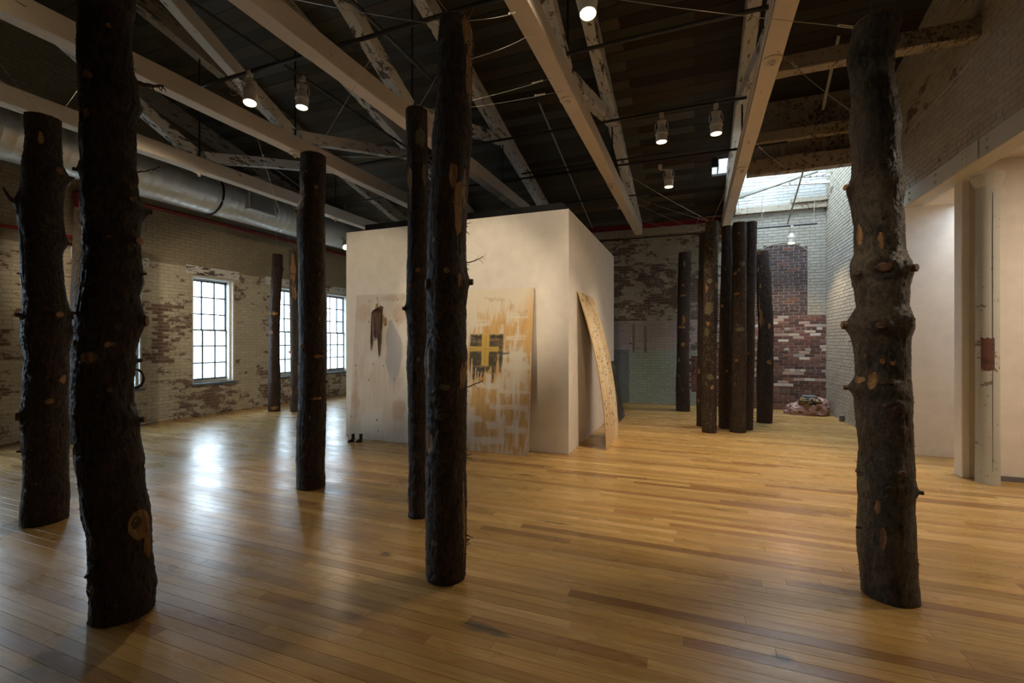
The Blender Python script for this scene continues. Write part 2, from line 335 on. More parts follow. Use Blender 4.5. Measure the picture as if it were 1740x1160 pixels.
def brick_wall(wall, parent, u0, u1, z0, z1, holes, ceil, near):
    # mortar skin
    us = sorted(set([round(a,3) for a in np.arange(u0,u1,.12)]+[u1]+[h[0] for h in holes]+[h[1] for h in holes]))
    zs = sorted(set([round(a,3) for a in np.arange(z0,z1,.12)]+[z1]+[h[2] for h in holes]+[h[3] for h in holes]))
    us = [a for a in us if u0<=a<=u1]; zs = [a for a in zs if z0<=a<=z1]
    mb = MB(); bc = []; pc = []
    for i in range(len(us)-1):
        for k in range(len(zs)-1):
            uc, zc = (us[i]+us[i+1])/2, (zs[k]+zs[k+1])/2
            if any(a<uc<b and c<zc<d for a,b,c,d in holes) or zs[k] > ceil(uc)+.1: continue
            q = [P3(wall,us[i],zs[k],-.004),P3(wall,us[i+1],zs[k],-.004),P3(wall,us[i+1],zs[k+1],-.004),P3(wall,us[i],zs[k+1],-.004)]
            if not flip(wall): pass
            else: q = q[::-1]
            mb.add(q, [(0,1,2,3)])
            b, p, a = color_cell(wall, uc, zc)
            if wall == 'back' and uc > .2 and zc < 4.2: b = (.46,.42,.38)
            else: b = tuple(c*.8 for c in p)
            bc += [b+(1,)]*4; pc += [tuple(c*.8 for c in p)+(min(1,a+.12),)]*4
    tag(mb.build('mortar', M['brick'], parent, cols={'Brick':bc,'Paint':pc}), kind='stuff')
    H_, L_, J_ = .060, .205, .010
    items = []; row = 0; z = z0
    while z < z1:
        u = u0 - (L_+J_)*(.5 if row % 2 else 0) + random.uniform(-.01,.01); header = row % 7 == 6
        while u < u1:
            L = (.098 if header else L_)
            a, b = max(u, u0), min(u+L, u1); u += L+J_
            if b-a < .03 or z+H_ > ceil((a+b)/2)+.05: continue
            segs = [(a,b)]
            for ha,hb,hc,hd in holes:
                if z+H_*.5 > hc and z+H_*.5 < hd:
                    ns = []
                    for s0,s1 in segs:
                        if s1 <= ha or s0 >= hb: ns.append((s0,s1)); continue
                        if s0 < ha-.02: ns.append((s0,ha))
                        if s1 > hb+.02: ns.append((hb,s1))
                    segs = ns
            cuts = {'back': [(1.36,2.25,4.0),(2.45,2.25,4.0),(-1.62,0,2.2),(-.4,1.42,2.2)]}.get(wall, [])
            for cu, c0, c1 in cuts:
                if c0 <= z+H_*.5 <= c1: segs = [q for s in segs for q in ([(s[0],cu-.004),(cu+.004,s[1])] if s[0]+.02 < cu < s[1]-.02 else [s])]
            for s0,s1 in segs: items.append((s0,s1,z,z+H_))
        z += H_+J_; row += 1
    items.sort(key=lambda t: near((t[0]+t[1])/2, (t[2]+t[3])/2))
    # hidden portions of the wall keep only the mortar skin
    def one(mb, bc, pc, s0, s1, a0, a1):
        o = random.uniform(.001,.006); b_ = .004; j = lambda: random.uniform(-.0015,.0015)
        f = [(s0+b_+j(),a0+b_+j()),(s1-b_+j(),a0+b_+j()),(s1-b_+j(),a1-b_+j()),(s0+b_+j(),a1-b_+j())]
        g = [(s0,a0),(s1,a0),(s1,a1),(s0,a1)]
        vs = [P3(wall,p,q,o) for p,q in f]+[P3(wall,p,q,o-.004) for p,q in g]+[P3(wall,p,q,-.006) for p,q in g]
        fs = [(0,1,2,3)]+[(4+k,4+(k+1)%4,(k+1)%4,k) for k in range(4)]+[(8+k,8+(k+1)%4,4+(k+1)%4,4+k) for k in range(4)]
        if flip(wall): fs = [t[::-1] for t in fs]
        mb.add(vs, fs)
        bcol, pcol, am = color_cell(wall, (s0+s1)/2, (a0+a1)/2)
        am += random.uniform(-.05,.05); k = random.uniform(.92,1.05)
        bc += [tuple(bcol)+(1,)]*12; pc += [tuple(c*k for c in pcol)+(max(0,am),)]*12
    for t in items[:300]:
        mb = MB(); bc = []; pc = []; one(mb, bc, pc, *t)
        mb.build('brick', M['brick'], parent, cols={'Brick':bc,'Paint':pc})
    mb = MB(); bc = []; pc = []
    for t in items[300:]: one(mb, bc, pc, *t)
    tag(mb.build('brickwork', M['brick'], parent, cols={'Brick':bc,'Paint':pc}), kind='stuff')

# left wall (gable)
win_holes = [(y, y+WIN_W, WIN_Z0, WIN_Z1) for y in WIN_Y]
wl = MB(); ys = [YF]
for h in win_holes:
    wl.box(XL-.5, XL-.006, ys[-1], h[0], 0, 6.3 if ys[-1] < 9 else 4.5); ys.append(h[1])
    wl.box(XL-.5, XL-.006, h[0], h[1], 0, WIN_Z0); wl.box(XL-.5, XL-.006, h[0], h[1], WIN_Z1, 4.5)
wl.box(XL-.5, XL-.006, ys[-1], YB+.5, 0, 4.5)
n0 = len(wl.v)
prof = [(YF,4.5),(YB+.5,4.5),(YB+.5,4.75),(0,8.0),(YF,6.5)]
wl.add([(XL-.006,y,z) for y,z in prof]+[(XL-.5,y,z) for y,z in prof], [(0,1,2,3,4),(9,8,7,6,5)]+[(k,(k+1)%5,5+(k+1)%5,5+k) for k in range(5)])
wall_left = tag(wl.build('wall_left', M['sill']), kind='structure')
brick_wall('left', wall_left, 2.2, YB, 0, 7.4, win_holes, lambda u: deck_z(u), lambda u, z: math.hypot(u-2.2 if u > 5 else 9, (z-1.9)*.6) if not 6<u<99 else math.hypot(u-6.2,(z-2)*.8))
# back wall
wb_ = MB()
wb_.box(XL-.5, XR+.5, YB+.006, YB+.5, 0, 4.8); wb_.box(.0, XR+.5, YB+.006, YB+.5, 4.8, 6.5)
wb_.box(XR+.5, 8.6, YB+.006, YB+.4, 0, 4.6)
wall_back = tag(wb_.build('wall_back', M['sill']), kind='structure')
slots = [(-1.535,-1.475,1.35,2.12),(-1.235,-1.175,1.33,2.06)]
brick_wall('back', wall_back, -3.2, XR, 0, 6.2, slots, lambda u: 4.72 if u < .2 else 9, lambda u, z: abs(u-1.9)*1.0+abs(z-1.9)*.6)
for s in slots:
    wall_back_slot = MB().box(s[0], s[1], YB-.001, YB+.0055, s[2], s[3]).build('slot', M['grey'], wall_back)
MB().box(-10.0, .6, YB-.12, YB-.005, 4.38, 4.56).build('wall_plate', M['peelheavy'], wall_back)
MB().box(-10.0, .6, YB-.06, YB-.005, 4.56, 4.74).build('red_band', M['red'], wall_back)
MB().box(.25, 2.81, YB-.14, YB-.005, 4.70, 4.84).build('ledge', M['peelheavy'], wall_back)
MB().box(2.1, 2.81, YB-.20, YB-.005, 4.84, 4.94).build('ledge', M['peelheavy'], wall_back)
# arch over the blocked window
pa = [(1.93+.56*math.cos(R(a)), YB-.004, 3.60+.35*math.sin(R(a))) for a in range(4, 178, 6)]
MB().tube(pa, .009, 6).build('arch_edge', M['peelheavy'], wall_back)
# right wall : brick, opening Y 3.5 .. 8.3 up to z 3.54
OP0, OP1, OPZ, BZ = 3.5, 8.3, 3.54, 3.76
wr = MB()
wr.box(XR+.006, XR+.5, OP1+.0, YB+.5, 0, 6.5); wr.box(XR+.006, XR+.28, OP0, OP1, BZ, 8.0); wr.box(XR+.006, XR+.5, YF, OP0, 0, 8.0)
wall_right = tag(wr.build('wall_right', M['sill']), kind='structure')
brick_wall('right', wall_right, 3.2, YB, 0, 7.2, [(OP0-3, OP1+.02, 0, BZ), (10.05,10.3,.42,.50), (9.75,10.0,3.0,3.07)], lambda u: deck_z(u) if u < 8.8 else 9, lambda u, z: math.hypot(u-4.6, (z-4.4)*1.2))
for y0, z0 in ((10.05,.42),(9.75,3.0)):
    MB().box(XR-.02, XR+.0, y0-.02, y0+.27, z0+.08, z0+.13).build('slot_lintel', M['grey'], wall_right)
    MB().box(XR-.0, XR+.005, y0, y0+.25, z0, z0+.08).build('slot', M['black'], wall_right)
# lintel beam with bolted plates
beam = tag(MB().bbox(XR-.03, XR+.18, OP0-.4, OP1+.12, OPZ, BZ, .006).build('lintel_beam', M['beampaint'], wall_right))
for y in (6.2, 6.5, 7.3, 8.05):
    for z in ((3.60, 3.69) if y != 6.5 else (3.59,3.65,3.71)):
        for dy in ((0,.07,.14) if y == 6.5 else (0,)):
            MB().lathe([(.016,0),(.016,.014),(.008,.022)], (XR-.03,y+dy,z), (-1,0,0), 8).build('bolt', M['beampaint'], beam)
MB().bbox(XR-.045, XR-.03, 6.35, 6.78, 3.55, 3.75, .003).build('splice_plate', M['beampaint'], beam)
# post at the end of the opening, drywall jamb, soffit
MB().bbox(XR-.035, XR+.09, OP1+.03, OP1+.16, 0, OPZ, .006).build('end_post', M['beampaint'], wall_right)
tag(MB().box(XR-.02, 3.44, OP1-.03, OP1+.03, 0, OPZ-.001).build('trim_1', M['drywall']), kind='structure')
tag(MB().box(XR+.2, 3.44, 7.31, OP1+.8, OPZ, OPZ+.05).build('trim_2', M['drywall']), kind='structure')
# side room
sr = MB(); sr.box(3.44, 3.5, OP1-.03, OP1+.8, 0, 4.6); tag(sr.build('wall_side', M['drywall']), kind='structure')
tag(MB().box(2.97, 8.6, 7.12, 7.30, 0, 3.75).build('wall_partition', M['drywall']), kind='structure')
tag(MB().bbox(2.955, 3.03, 7.09, 7.135, 0, OPZ, .008).build('trim_3', M['drywall']), kind='structure')
tag(MB().box(3.2, 8.6, 7.095, 7.12, 0, .055).build('baseboard_partition', M['baseboard']), kind='structure')
tag(MB().box(3.0, 8.7, 1.0, 7.3, 3.75, 3.85).build('ceiling_side', M['drywall']), kind='structure')
tag(MB().box(3.0, 8.7, 7.3, YB+.3, 4.6, 4.7).build('ceiling_far', M['drywall']), kind='structure')
tag(MB().box(8.6, 8.7, 1.0, YB, 0, 4.7).build('wall_side_east', M['drywall']), kind='structure')
tag(MB().box(3.3, 8.7, 1.0, 1.1, 0, 4.0).build('wall_side_south', M['drywall']), kind='structure')
tag(MB().box(3.5, 8.6, YB-.03, YB, 2.53, 4.6).build('wall_side_north', M['cream']), kind='structure')
tag(MB().box(4.4, 6.2, YB-.05, YB-.0, 0, 2.53).build('door_1', M['blackpaint']), kind='structure')
tag(MB().box(6.2, 8.6, YB-.03, YB, 0, 2.53).build('wall_side_panel', M['cream']), kind='structure')
# south wall behind the camera
tag(MB().box(XL-.5, XR+.5, YF-.2, YF, 0, 6.6).build('wall_south', M['cream']), kind='structure')

# ------------------------------------------------------------------ windows
def window(k, y0):
    w = empty('window_%d' % (k+1), (XL-.19, y0, WIN_Z0)); w['kind'] = 'structure'
    W, Hh = WIN_W, WIN_Z1-WIN_Z0; fr = .055
    f = MB(); f.box(-.04,.03,0,fr,0,Hh); f.box(-.04,.03,W-fr,W,0,Hh); f.box(-.04,.03,fr,W-fr,Hh-fr,Hh); f.box(-.04,.03,fr,W-fr,0,fr); f.build('frame', M['sill'], w)
    c = MB(); c.box(.03,.19,W-.035,W-.0,.0,Hh); c.box(.03,.12,W-.075,W-.035,0,Hh); c.box(.03,.19,0,.03,0,Hh); c.box(.03,.19,.03,W-.03,Hh-.03,Hh); c.build('casing', M['sill'], w)
    MB().bbox(.0,.24,-.04,W+.04,-.05,.0,.006).build('window_sill', M['sash'], w)
    y1, y2 = fr, W-fr; mid = fr+(Hh-2*fr)/2; cw = (y2-y1)/3; rh = (Hh-2*fr)/6
    for (a, b, dx) in ((fr, mid+.02, .012), (mid-.02, Hh-fr, -.018)):
        s = MB(); s.box(dx-.015,dx+.015,y1,y1+.04,a,b); s.box(dx-.015,dx+.015,y2-.04,y2,a,b); s.box(dx-.015,dx+.015,y1,y2,a,a+.04); s.box(dx-.015,dx+.015,y1,y2,b-.04,b)
        so = s.build('sash', M['sash'], w)
        g = MB().box(-.012,.012,-.016,.016,a+.03,b-.03).build('muntin', M['sash'], so, loc=(dx, y1+cw, 0))
        g2 = g.copy(); COL.objects.link(g2); g2.parent = so; g2.location = (dx, y1+2*cw, 0)
        h0 = None
        for r_ in (1,2):
            zz = a + (b-a)*r_/3
            if h0 is None: h0 = MB().box(-.012,.012,y1+.03,y2-.03,-.015,.015).build('muntin', M['sash'], so); hh = h0
            else: hh = h0.copy(); COL.objects.link(hh); hh.parent = so
            hh.location = (dx,0,zz)
        p0 = None
        for i in range(3):
            for r_ in range(3):
                if p0 is None: p0 = MB().box(-.0015,.0015,.009,cw-.009,.009,(b-a)/3-.009).build('pane', M['glass'], so); pp = p0
                else: pp = p0.copy(); COL.objects.link(pp); pp.parent = so
                pp.location = (dx, y1+i*cw, a+r_*(b-a)/3)
    lin = MB().bbox(XL-.02, XL+.012, y0-.13, y0+W+.12, WIN_Z1+.03, WIN_Z1+.22, .004); lin.build('lintel', M['peel'], wall_left)
for k, y in enumerate(WIN_Y): window(k, y)
# outside: ground and a pale building seen through the lower sashes
tag(MB().box(-90,-10.6,-60,90,-6.2,-6).build('ground', plain('grey_ground', (.25,.25,.24), .9)), kind='structure')
bd = empty('neighbouring_building', (-34, 20, -6), label='pale building outside the windows, seen through the panes', cat='building')
MB().box(-6,0,-50,50,0,8.3).build('wall', plain('pale_render', (.62,.66,.70), .9), bd)
pw = None
for i in range(24):
    if pw is None: pw = MB().box(-.02,.03,0,1.6,0,2.2).build('window', plain('distant_glass', (.40,.46,.52), .3), bd); q = pw
    else: q = pw.copy(); COL.objects.link(q); q.parent = bd
    q.location = (0, -46+4*i, 5.2)

# ------------------------------------------------------------------ floor
floor = tag(MB().box(XL-.4, 8.7, YF, YB+.3, -.15, -.006).build('floor', plain('subfloor', (.06,.035,.02), .9)), kind='structure')
def tint():
    r = random.random(); k = random.uniform(.82,1.12)
    base = random.choice([(.54,.35,.13),(.59,.40,.155),(.47,.295,.10),(.56,.37,.135),(.53,.34,.12)])
    if r < .08: base = (.37,.21,.08)
    if r > .96: base = (.62,.42,.19)
    return tuple(c*k for c in base)
planks = []
y = YF; rowi = 0; PW = .083
while y < YB:
    x = XL - random.uniform(0, 2.0); end = XR if (y > OP1 or y < OP0) else 8.6
    if 3.5 <= y: end = 8.6
    while x < end:
        L = random.choice([.9,1.3,1.6,2.0,2.4])*random.uniform(.85,1.15)
        a, b = max(x, XL), min(x+L, end)
        if b-a > .05: planks.append((a,b,y,y+PW))
        x += L
    y += PW
def pk(t):
    cx, cy = (t[0]+t[1])/2, (t[2]+t[3])/2; d = -.3665*cx+.9304*cy; xx = .9304*cx+.3665*cy
    return (0 if d > 1.7 and abs(xx) < 1.25*d else 50) + d
planks.sort(key=pk)
def plank(mb, col, t):
    a,b,c,d = t; g = .0005; h = random.uniform(-.0003,0); s = random.uniform(-.0003,.0003); e = .0008
    vs = [(a+g,c+g,-.008),(b-g,c+g,-.008),(b-g,d-g,-.008),(a+g,d-g,-.008),(a+g,c+g,h-e),(b-g,c+g,h-e),(b-g,d-g,h-e),(a+g,d-g,h-e),
          (a+g+e,c+g+e,h+s),(b-g-e,c+g+e,h+s),(b-g-e,d-g-e,h-s),(a+g+e,d-g-e,h-s)]
    mb.add(vs, [(8,9,10,11)]+[(k,(k+1)%4,4+(k+1)%4,4+k) for k in range(4)]+[(4+k,4+(k+1)%4,8+(k+1)%4,8+k) for k in range(4)])
    col += [tint()+(1,)]*12
for t in planks[:300]:
    mb = MB(); c = []; plank(mb, c, t); mb.build('floorboard', M['floor'], floor, cols={'Tint':c})
mb = MB(); c = []
for t in planks[300:]: plank(mb, c, t)
tag(mb.build('floorboards', M['floor'], floor, cols={'Tint':c}), kind='stuff')

# ------------------------------------------------------------------ roof deck
sl = math.atan(.25)
cm = MB()  # weather layer above the boards
def slab(mb, x0, x1, y0, y1, t0, t1):
    z = lambda y, o: deck_z(y)+o
    mb.add([(x0,y0,z(y0,t0)),(x1,y0,z(y0,t0)),(x1,y1,z(y1,t0)),(x0,y1,z(y1,t0)),(x0,y0,z(y0,t1)),(x1,y0,z(y0,t1)),(x1,y1,z(y1,t1)),(x0,y1,z(y1,t1))],
           [(0,3,2,1),(4,5,6,7),(0,1,5,4),(1,2,6,5),(2,3,7,6),(3,0,4,7)])
slab(cm, XL-.5, XR+.5, 0, 8.8, .05, .2); slab(cm, XL-.5, .2, 8.8, YB+.5, .05, .2); slab(cm, XL-.5, XR+.5, YF-.2, 0, .0, .2)
ceiling = tag(cm.build('ceiling', M['blackpaint']), kind='structure')
yy = 0; bi = 0; boards = []
HATCH = (.34,.62,10.15,10.75)
while yy < YB:
    w = .185; x = XL + (-1.0 if bi % 2 else 0) - .3
    while x < XR:
        L = 4.14 if x > XL-.2 else 2.07; a, b = max(x, XL), min(x+L, XR); x += L
        if b-a < .1: continue
        segs = [(a,b)]
        if yy > 8.75:
            b2 = min(b, .92); segs = [(a,b2)] if b2-a > .05 else []
            if segs and HATCH[2] < yy+.09 < HATCH[3] and a < HATCH[0] < b2: segs = [(a,HATCH[0])]+([(HATCH[1],b2)] if b2 > HATCH[1]+.05 else [])
        for s in segs: boards.append((s[0],s[1],yy,yy+w))
    yy += w+.004; bi += 1
boards.sort(key=lambda t: -t[3])
def dboard(mb, col, t):
    slab(mb, t[0]+.002, t[1]-.002, t[2]+.003, t[3]-.001, random.uniform(-.004,.002), .05)
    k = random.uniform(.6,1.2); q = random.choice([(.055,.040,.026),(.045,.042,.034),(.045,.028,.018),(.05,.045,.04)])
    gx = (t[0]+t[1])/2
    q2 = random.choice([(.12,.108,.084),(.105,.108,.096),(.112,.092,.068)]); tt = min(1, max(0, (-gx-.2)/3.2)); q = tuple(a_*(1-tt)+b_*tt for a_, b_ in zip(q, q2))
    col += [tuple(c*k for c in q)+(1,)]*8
for t in boards[:295]:
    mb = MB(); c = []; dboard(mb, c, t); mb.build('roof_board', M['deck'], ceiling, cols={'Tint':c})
mb = MB(); c = []
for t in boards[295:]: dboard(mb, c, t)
if mb.v: tag(mb.build('roof_boards', M['deck'], ceiling, cols={'Tint':c}), kind='stuff')
# hatch frame
MB().box(HATCH[0]-.02,HATCH[0]+.09,10.13,10.17,5.12,5.34).build('hatch_frame', M['black'], ceiling)
MB().box(HATCH[0]+.09,HATCH[0]+.11,10.14,10.6,5.10,5.32).build('hatch_frame', M['sill'], ceiling)

# skylight well
sk = MB(); sk.box(.82,XR,8.74,8.8,5.66,6.5); sk.box(.1,.82,8.74,8.8,5.75,6.5)
sk.add([(.1,8.8,5.69),(.1,YB,4.74),(.1,YB,6.5),(.1,8.8,6.5),(.2,8.8,5.69),(.2,YB,4.74),(.2,YB,6.5),(.2,8.8,6.5)],[(0,1,2,3),(7,6,5,4),(0,4,5,1),(1,5,6,2),(2,6,7,3),(3,7,4,0)])
sky = tag(sk.build('skylight_well', plain('well_plaster', (.55,.55,.53), .8)), kind='structure')
portal((1.5, 10.7, 6.52), (0, 0, 0), 2.5, 3.7)
for i in range(5):
    x = .25+i*.63; MB().box(x-.03,x+.03,8.8,YB,6.42,6.50).build('glazing_bar', M['sill'], sky)
for i in range(4): MB().box(.28+i*.63,.85+i*.63,8.82,YB-.02,6.465,6.475).build('pane', M['glass'], sky)
def timber(name, p, q, w, h, mat, parent=None, up=(0,0,1), n=14, jit=.004, seed=0):
    rnd = random.Random(seed+len(name)); p, q = Vector(p), Vector(q); t = (q-p).normalized(); s = t.cross(Vector(up)).normalized(); u = s.cross(t)
    mb = MB(); c = .008; sec = [(-w/2+c,-h/2),(w/2-c,-h/2),(w/2,-h/2+c),(w/2,h/2-c),(w/2-c,h/2),(-w/2+c,h/2),(-w/2,h/2-c),(-w/2,-h/2+c)]
    vs = []
    for i in range(n+1):
        o = p+(q-p)*i/n
        for a, b in sec: vs.append(o+s*(a+rnd.uniform(-jit,jit))+u*(b+rnd.uniform(-jit,jit)))
    fs = [tuple(range(7,-1,-1)), tuple(range(n*8,n*8+8))]
    for i in range(n):
        for k in range(8): fs.append((i*8+k,i*8+(k+1)%8,(i+1)*8+(k+1)%8,(i+1)*8+k))
    mb.add(vs, fs); return mb.build(name, mat, parent)
timber('brace', (.82,11,4.72), (2.1,11,5.07), .08,.05, M['sill'], sky); timber('brace', (.82,10.7,4.60), (2.25,10.7,4.98), .08,.05, M['sill'], sky)
timber('brace', (1.9,12.3,5.25), (XR,12.3,5.2), .06,.06, M['peel'], sky); timber('brace', (1.9,12.3,5.4), (XR,12.3,5.35), .06,.04, M['peel'], sky)
# bulkhead in front of the well
bh = empty('bulkhead', (0,0,0)); bh['kind'] = 'structure'
z = 4.64
while z < 5.62:
    MB().box(.82, XR-.01, 8.82, 8.85, z, z+.098).build('board', M['peelheavy'], bh); z += .102
for x in (1.35, 1.95, 2.55): timber('stud', (x,8.79,4.62), (x,8.79,5.6), .07,.05, M['peelheavy'], bh, up=(0,1,0), n=5)
timber('header_beam', (.82,8.74,4.52), (XR+.1,8.74,4.52), .16,.25, M['peelheavy'], bh, jit=.006, seed=3)
timber('cross_timber', (.80,8.60,4.95), (XR+.1,8.60,4.95), .12,.17, M['peelheavy'], bh, jit=.006, seed=5)
timber('cross_timber', (.80,6.44,4.95), (XR+.1,6.44,4.95), .16,.19, M['peelheavy'], bh, jit=.006, seed=9)

# ------------------------------------------------------------------ roof trusses
TX = [(-9.63,'farthest left'),(-7.56,'second from the left, above the round air duct'),(-5.49,'third from the left'),(-3.46,'whose foot is hidden behind the black parapet'),(-1.36,'landing on the far brick wall left of the cluster'),(.71,'at the right, pale underside nearest the skylight')]
for x, where in TX:
    t = empty('roof_truss', (x,0,0), label='white timber roof truss '+where, cat='roof truss', group='timber roof trusses')
    loc = lambda *p: p
    timber('bottom_chord', (0,-5.9,4.51), (0,YB+.05,4.51), .18,.22, M['chord'], t, n=40, seed=int(x*10))
    tc = lambda y: deck_z(y)-.145
    timber('top_chord', (0,0.1,tc(.1)), (0,YB+.02,tc(YB+.02)), .17,.27, M['peel'] if x > -5 else M['peelheavy'] if x < -7 else M['peel'], t, n=40, seed=int(x*7))
    timber('strut', (0,5.25,4.66), (0,8.25,tc(8.25)-.12), .15,.17, M['peel'], t, n=12, seed=2)
    timber('strut', (0,5.1,4.66), (0,.6,6.9), .15,.17, M['peel'], t, n=14, seed=4)
    for y in (5.2, 8.3):
        MB().tube([(0,y,4.38),(0,y,tc(y))], .013, 8).build('tie_rod', M['black'], t)
        MB().lathe([(.085,0),(.09,-.01),(.06,-.02),(.035,-.022),(.033,-.045),(.018,-.047),(.018,-.07)], (0,y,4.40), (0,0,1), 16).build('washer', M['chord'], t)

# ------------------------------------------------------------------ pipes, rods, cables
def thing_tube(name, pts, r, mat, label, cat, group=None, n=8):
    o = MB().tube(pts, r, n).build(name, mat, smooth=False); autosmooth(o); return tag(o, label, cat, group)
Gp = 'black lighting pipes under the roof'
P_ = [((-5.6,3.86,4.72),(-.3,3.86,4.72),.022,'black lighting pipe crossing the top of the picture above the tallest central log'),
 ((-1.4,4.87,4.72),(.75,4.87,4.72),.022,'black pipe between the two right-hand roof beams, nearest the top edge'),
 ((-6.6,6.62,4.74),(.62,6.62,4.74),.020,'long black pipe that carries the two downward spotlights by the right roof beam'),
 ((-7.0,8.34,4.74),(1.35,8.34,4.74),.020,'long black pipe carrying the spotlight on a sideways arm'),
 ((-3.0,8.10,4.74),(-.35,8.10,4.74),.016,'short black pipe running just in front of the sideways spotlight pipe'),
 ((-4.0,10.03,4.70),(-.3,10.03,4.70),.016,'farthest black pipe under the roof, low above the white gallery box'),
 ((1.25,11.7,4.16),(2.45,11.7,4.16),.020,'short black pipe holding the spotlight in the skylit corner'),
 ((-3.4,YB-.05,4.33),(.35,YB-.05,4.33),.014,'thin black pipe along the top of the far brick wall')]
for a,b,r,lab in P_:
    o = thing_tube('lighting_pipe', [a,b], r, M['black'], lab, 'pipe', Gp)
    if a[1] == 11.7: pipe7 = o
thing_tube('lighting_pipe', [(-4.53,1.6,4.90),(-4.53,7.8,4.90)], .018, M['black'], 'black pipe running away from the viewer, holding the can spotlight', 'pipe', Gp)
thing_tube('lighting_pipe', [(-3.07,1.2,4.90),(-3.07,5.03,4.90)], .020, M['black'], 'black pipe stub running away from the viewer, ending left of the vertical rod', 'pipe', Gp)
for x in (1.4,2.4): MB().tube([(x,11.7,4.16),(x,11.7,6.45)], .006, 6).build('hanger_rod', M['steel'], pipe7)
thing_tube('conduit', [(-2.56,7.8,deck_z(7.8)-.05),(-2.56,12.4,deck_z(12.4)-.05)], .017, M['conduit'], 'thin pale conduit sloping down the dark roof above the white box corner', 'conduit', 'pale conduits under the roof')
thing_tube('conduit', [(1.86,7.64,deck_z(7.64)-.06),(1.86,8.5,5.24)], .022, M['conduit'], 'pale conduit sloping down from the roof beside the scarred log', 'conduit', 'pale conduits under the roof')
thing_tube('conduit', [(1.88,9.0,5.20),(1.9,11.7,4.20)], .016, M['conduit'], 'pale rod slanting down under the skylight to the corner spotlight', 'conduit', 'pale conduits under the roof')
thing_tube('conduit', [(-9.3,8.0,deck_z(8.0)-.05),(-9.3,9.6,deck_z(9.6)-.05)], .015, M['conduit'], 'short pale conduit on the roof boards above the duct grille', 'conduit', 'pale conduits under the roof')
thing_tube('conduit', [(.605,1.5,4.43),(.605,11.6,4.43)], .012, M['conduit'], 'pale conduit fixed along the left edge of the right roof beam', 'conduit', 'pale conduits under the roof')
thing_tube('sprinkler_pipe', [(XL+.06,4.72,2.05),(XL+.06,4.72,4.2),(XL+.06,4.80,4.28),(XL+.06,YB-.1,4.28)], .035, M['red'], 'red sprinkler pipe along the window wall below the duct', 'pipe', 'red sprinkler pipes')
thing_tube('sprinkler_pipe', [(XL+.06,2.4,3.42),(XL+.06,4.68,3.42)], .028, M['red'], 'lower red sprinkler pipe at the far left edge', 'pipe', 'red sprinkler pipes')

# ------------------------------------------------------------------ air duct
DX, DZ, DR = -9.13, 4.59, .385
dk = empty('air_duct', (DX,0,DZ), label='large round galvanised spiral air duct along the window wall', cat='air duct')
for i in range(8):
    a0, a1 = -4.0+i*2.05, -4.0+(i+1)*2.05; pr = []
    k = a0
    while k < a1-.01: pr += [(DR,k),(DR,k+.125),(DR+.0018,k+.13),(DR+.0018,k+.14)]; k += .15
    pr.append((DR,a1))
    o = MB().lathe(pr, (0,0,0), (0,1,0), 40).build('duct_section', M['duct'], dk); autosmooth(o, 60)
for yh in (4.6, 6.5):
    MB().tube([(DR*1.03*math.cos(R(a)), yh, DR*1.03*math.sin(R(a))) for a in range(0,361,10)], .02, 8).build('hanger_strap', M['black'], dk)
MB().bbox(DR*.55,DR+.06,7.02,7.72,-.19,.22,.01).build('register_box', M['duct'], dk)
gr = MB().box(DR+.058,DR+.066,7.06,7.68,-.15,.2).build('grille', M['black'], dk)
for i in range(11): MB().box(DR+.064,DR+.08,7.06,7.68,-.14+i*.03,-.127+i*.03).build('slat', M['duct'], gr)
for yh, zz in ((7.0,.9),(10.0,.75)): MB().tube([(DR*.9,yh,.2),(DR*.9,yh,zz)], .006, 6).build('hanger_rod', M['steel'], dk)
# ------------------------------------------------------------------ white gallery box
BX0, BX1, BY0, BY1, BH = -5.66, -1.676, 6.47, 10.45, 3.52
gb = tag(MB().bbox(BX0,BX1,BY0,BY1,0,BH,.003).build('gallery_box', M['drywall']), 'free-standing white drywall gallery box in the middle of the hall', 'gallery box')
MB().box(BX0+.0,BX1-.22,BY0+.5,BY1-.4,BH,BH+.25).build('parapet', M['blackpaint'], gb)
MB().box(BX1-.001,BX1+.0015,10.16,10.20,1.15,1.45).build('wall_text', plain('faint_wall_text', (.50,.46,.40), .8), gb)

# ------------------------------------------------------------------ painted boards
def grid_board(name, w, h, nu, nv, fn, curve=None, thick=.014):
    us = np.linspace(0,w,nu+1); vs_ = np.linspace(0,h,nv+1); U, V = np.meshgrid(us, vs_)
    off = curve(U, V) if curve is not None else 0*U
    P = np.stack([U, -thick-off*1.0, V], -1).reshape(-1,3)      # local: x along the board, z up it, front faces -y
    n = len(P); B = P + np.array([0,thick,0]); me = bpy.data.meshes.new(name)
    idx = np.arange(n).reshape(nv+1,nu+1)
    f = np.stack([idx[:-1,:-1],idx[:-1,1:],idx[1:,1:],idx[1:,:-1]],-1).reshape(-1,4)
    fb = f[:,::-1]+n; ring = list(idx[0,:])+list(idx[1:,-1])+list(idx[-1,-2::-1])+list(idx[-2:0:-1,0])
    e = np.array([(ring[(k+1)%len(ring)],ring[k],ring[k]+n,ring[(k+1)%len(ring)]+n) for k in range(len(ring))])
    me.from_pydata(np.concatenate([P,B]).tolist(), [], np.concatenate([f,fb,e]).tolist())
    me.materials.append(M['art']); me.materials.append(M['plyedge'])
    me.polygons.foreach_set('material_index', [0]*len(f)+[1]*(len(fb)+len(e)))
    C = fn(U, V).reshape(-1,3); C = np.concatenate([C,C]); C = np.concatenate([C,np.ones((len(C),1))],1)
    at = me.color_attributes.new('Art','FLOAT_COLOR','POINT'); at.data.foreach_set('color', C.astype(np.float32).ravel()); me.update()
    o = bpy.data.objects.new(name, me); COL.objects.link(o); return o
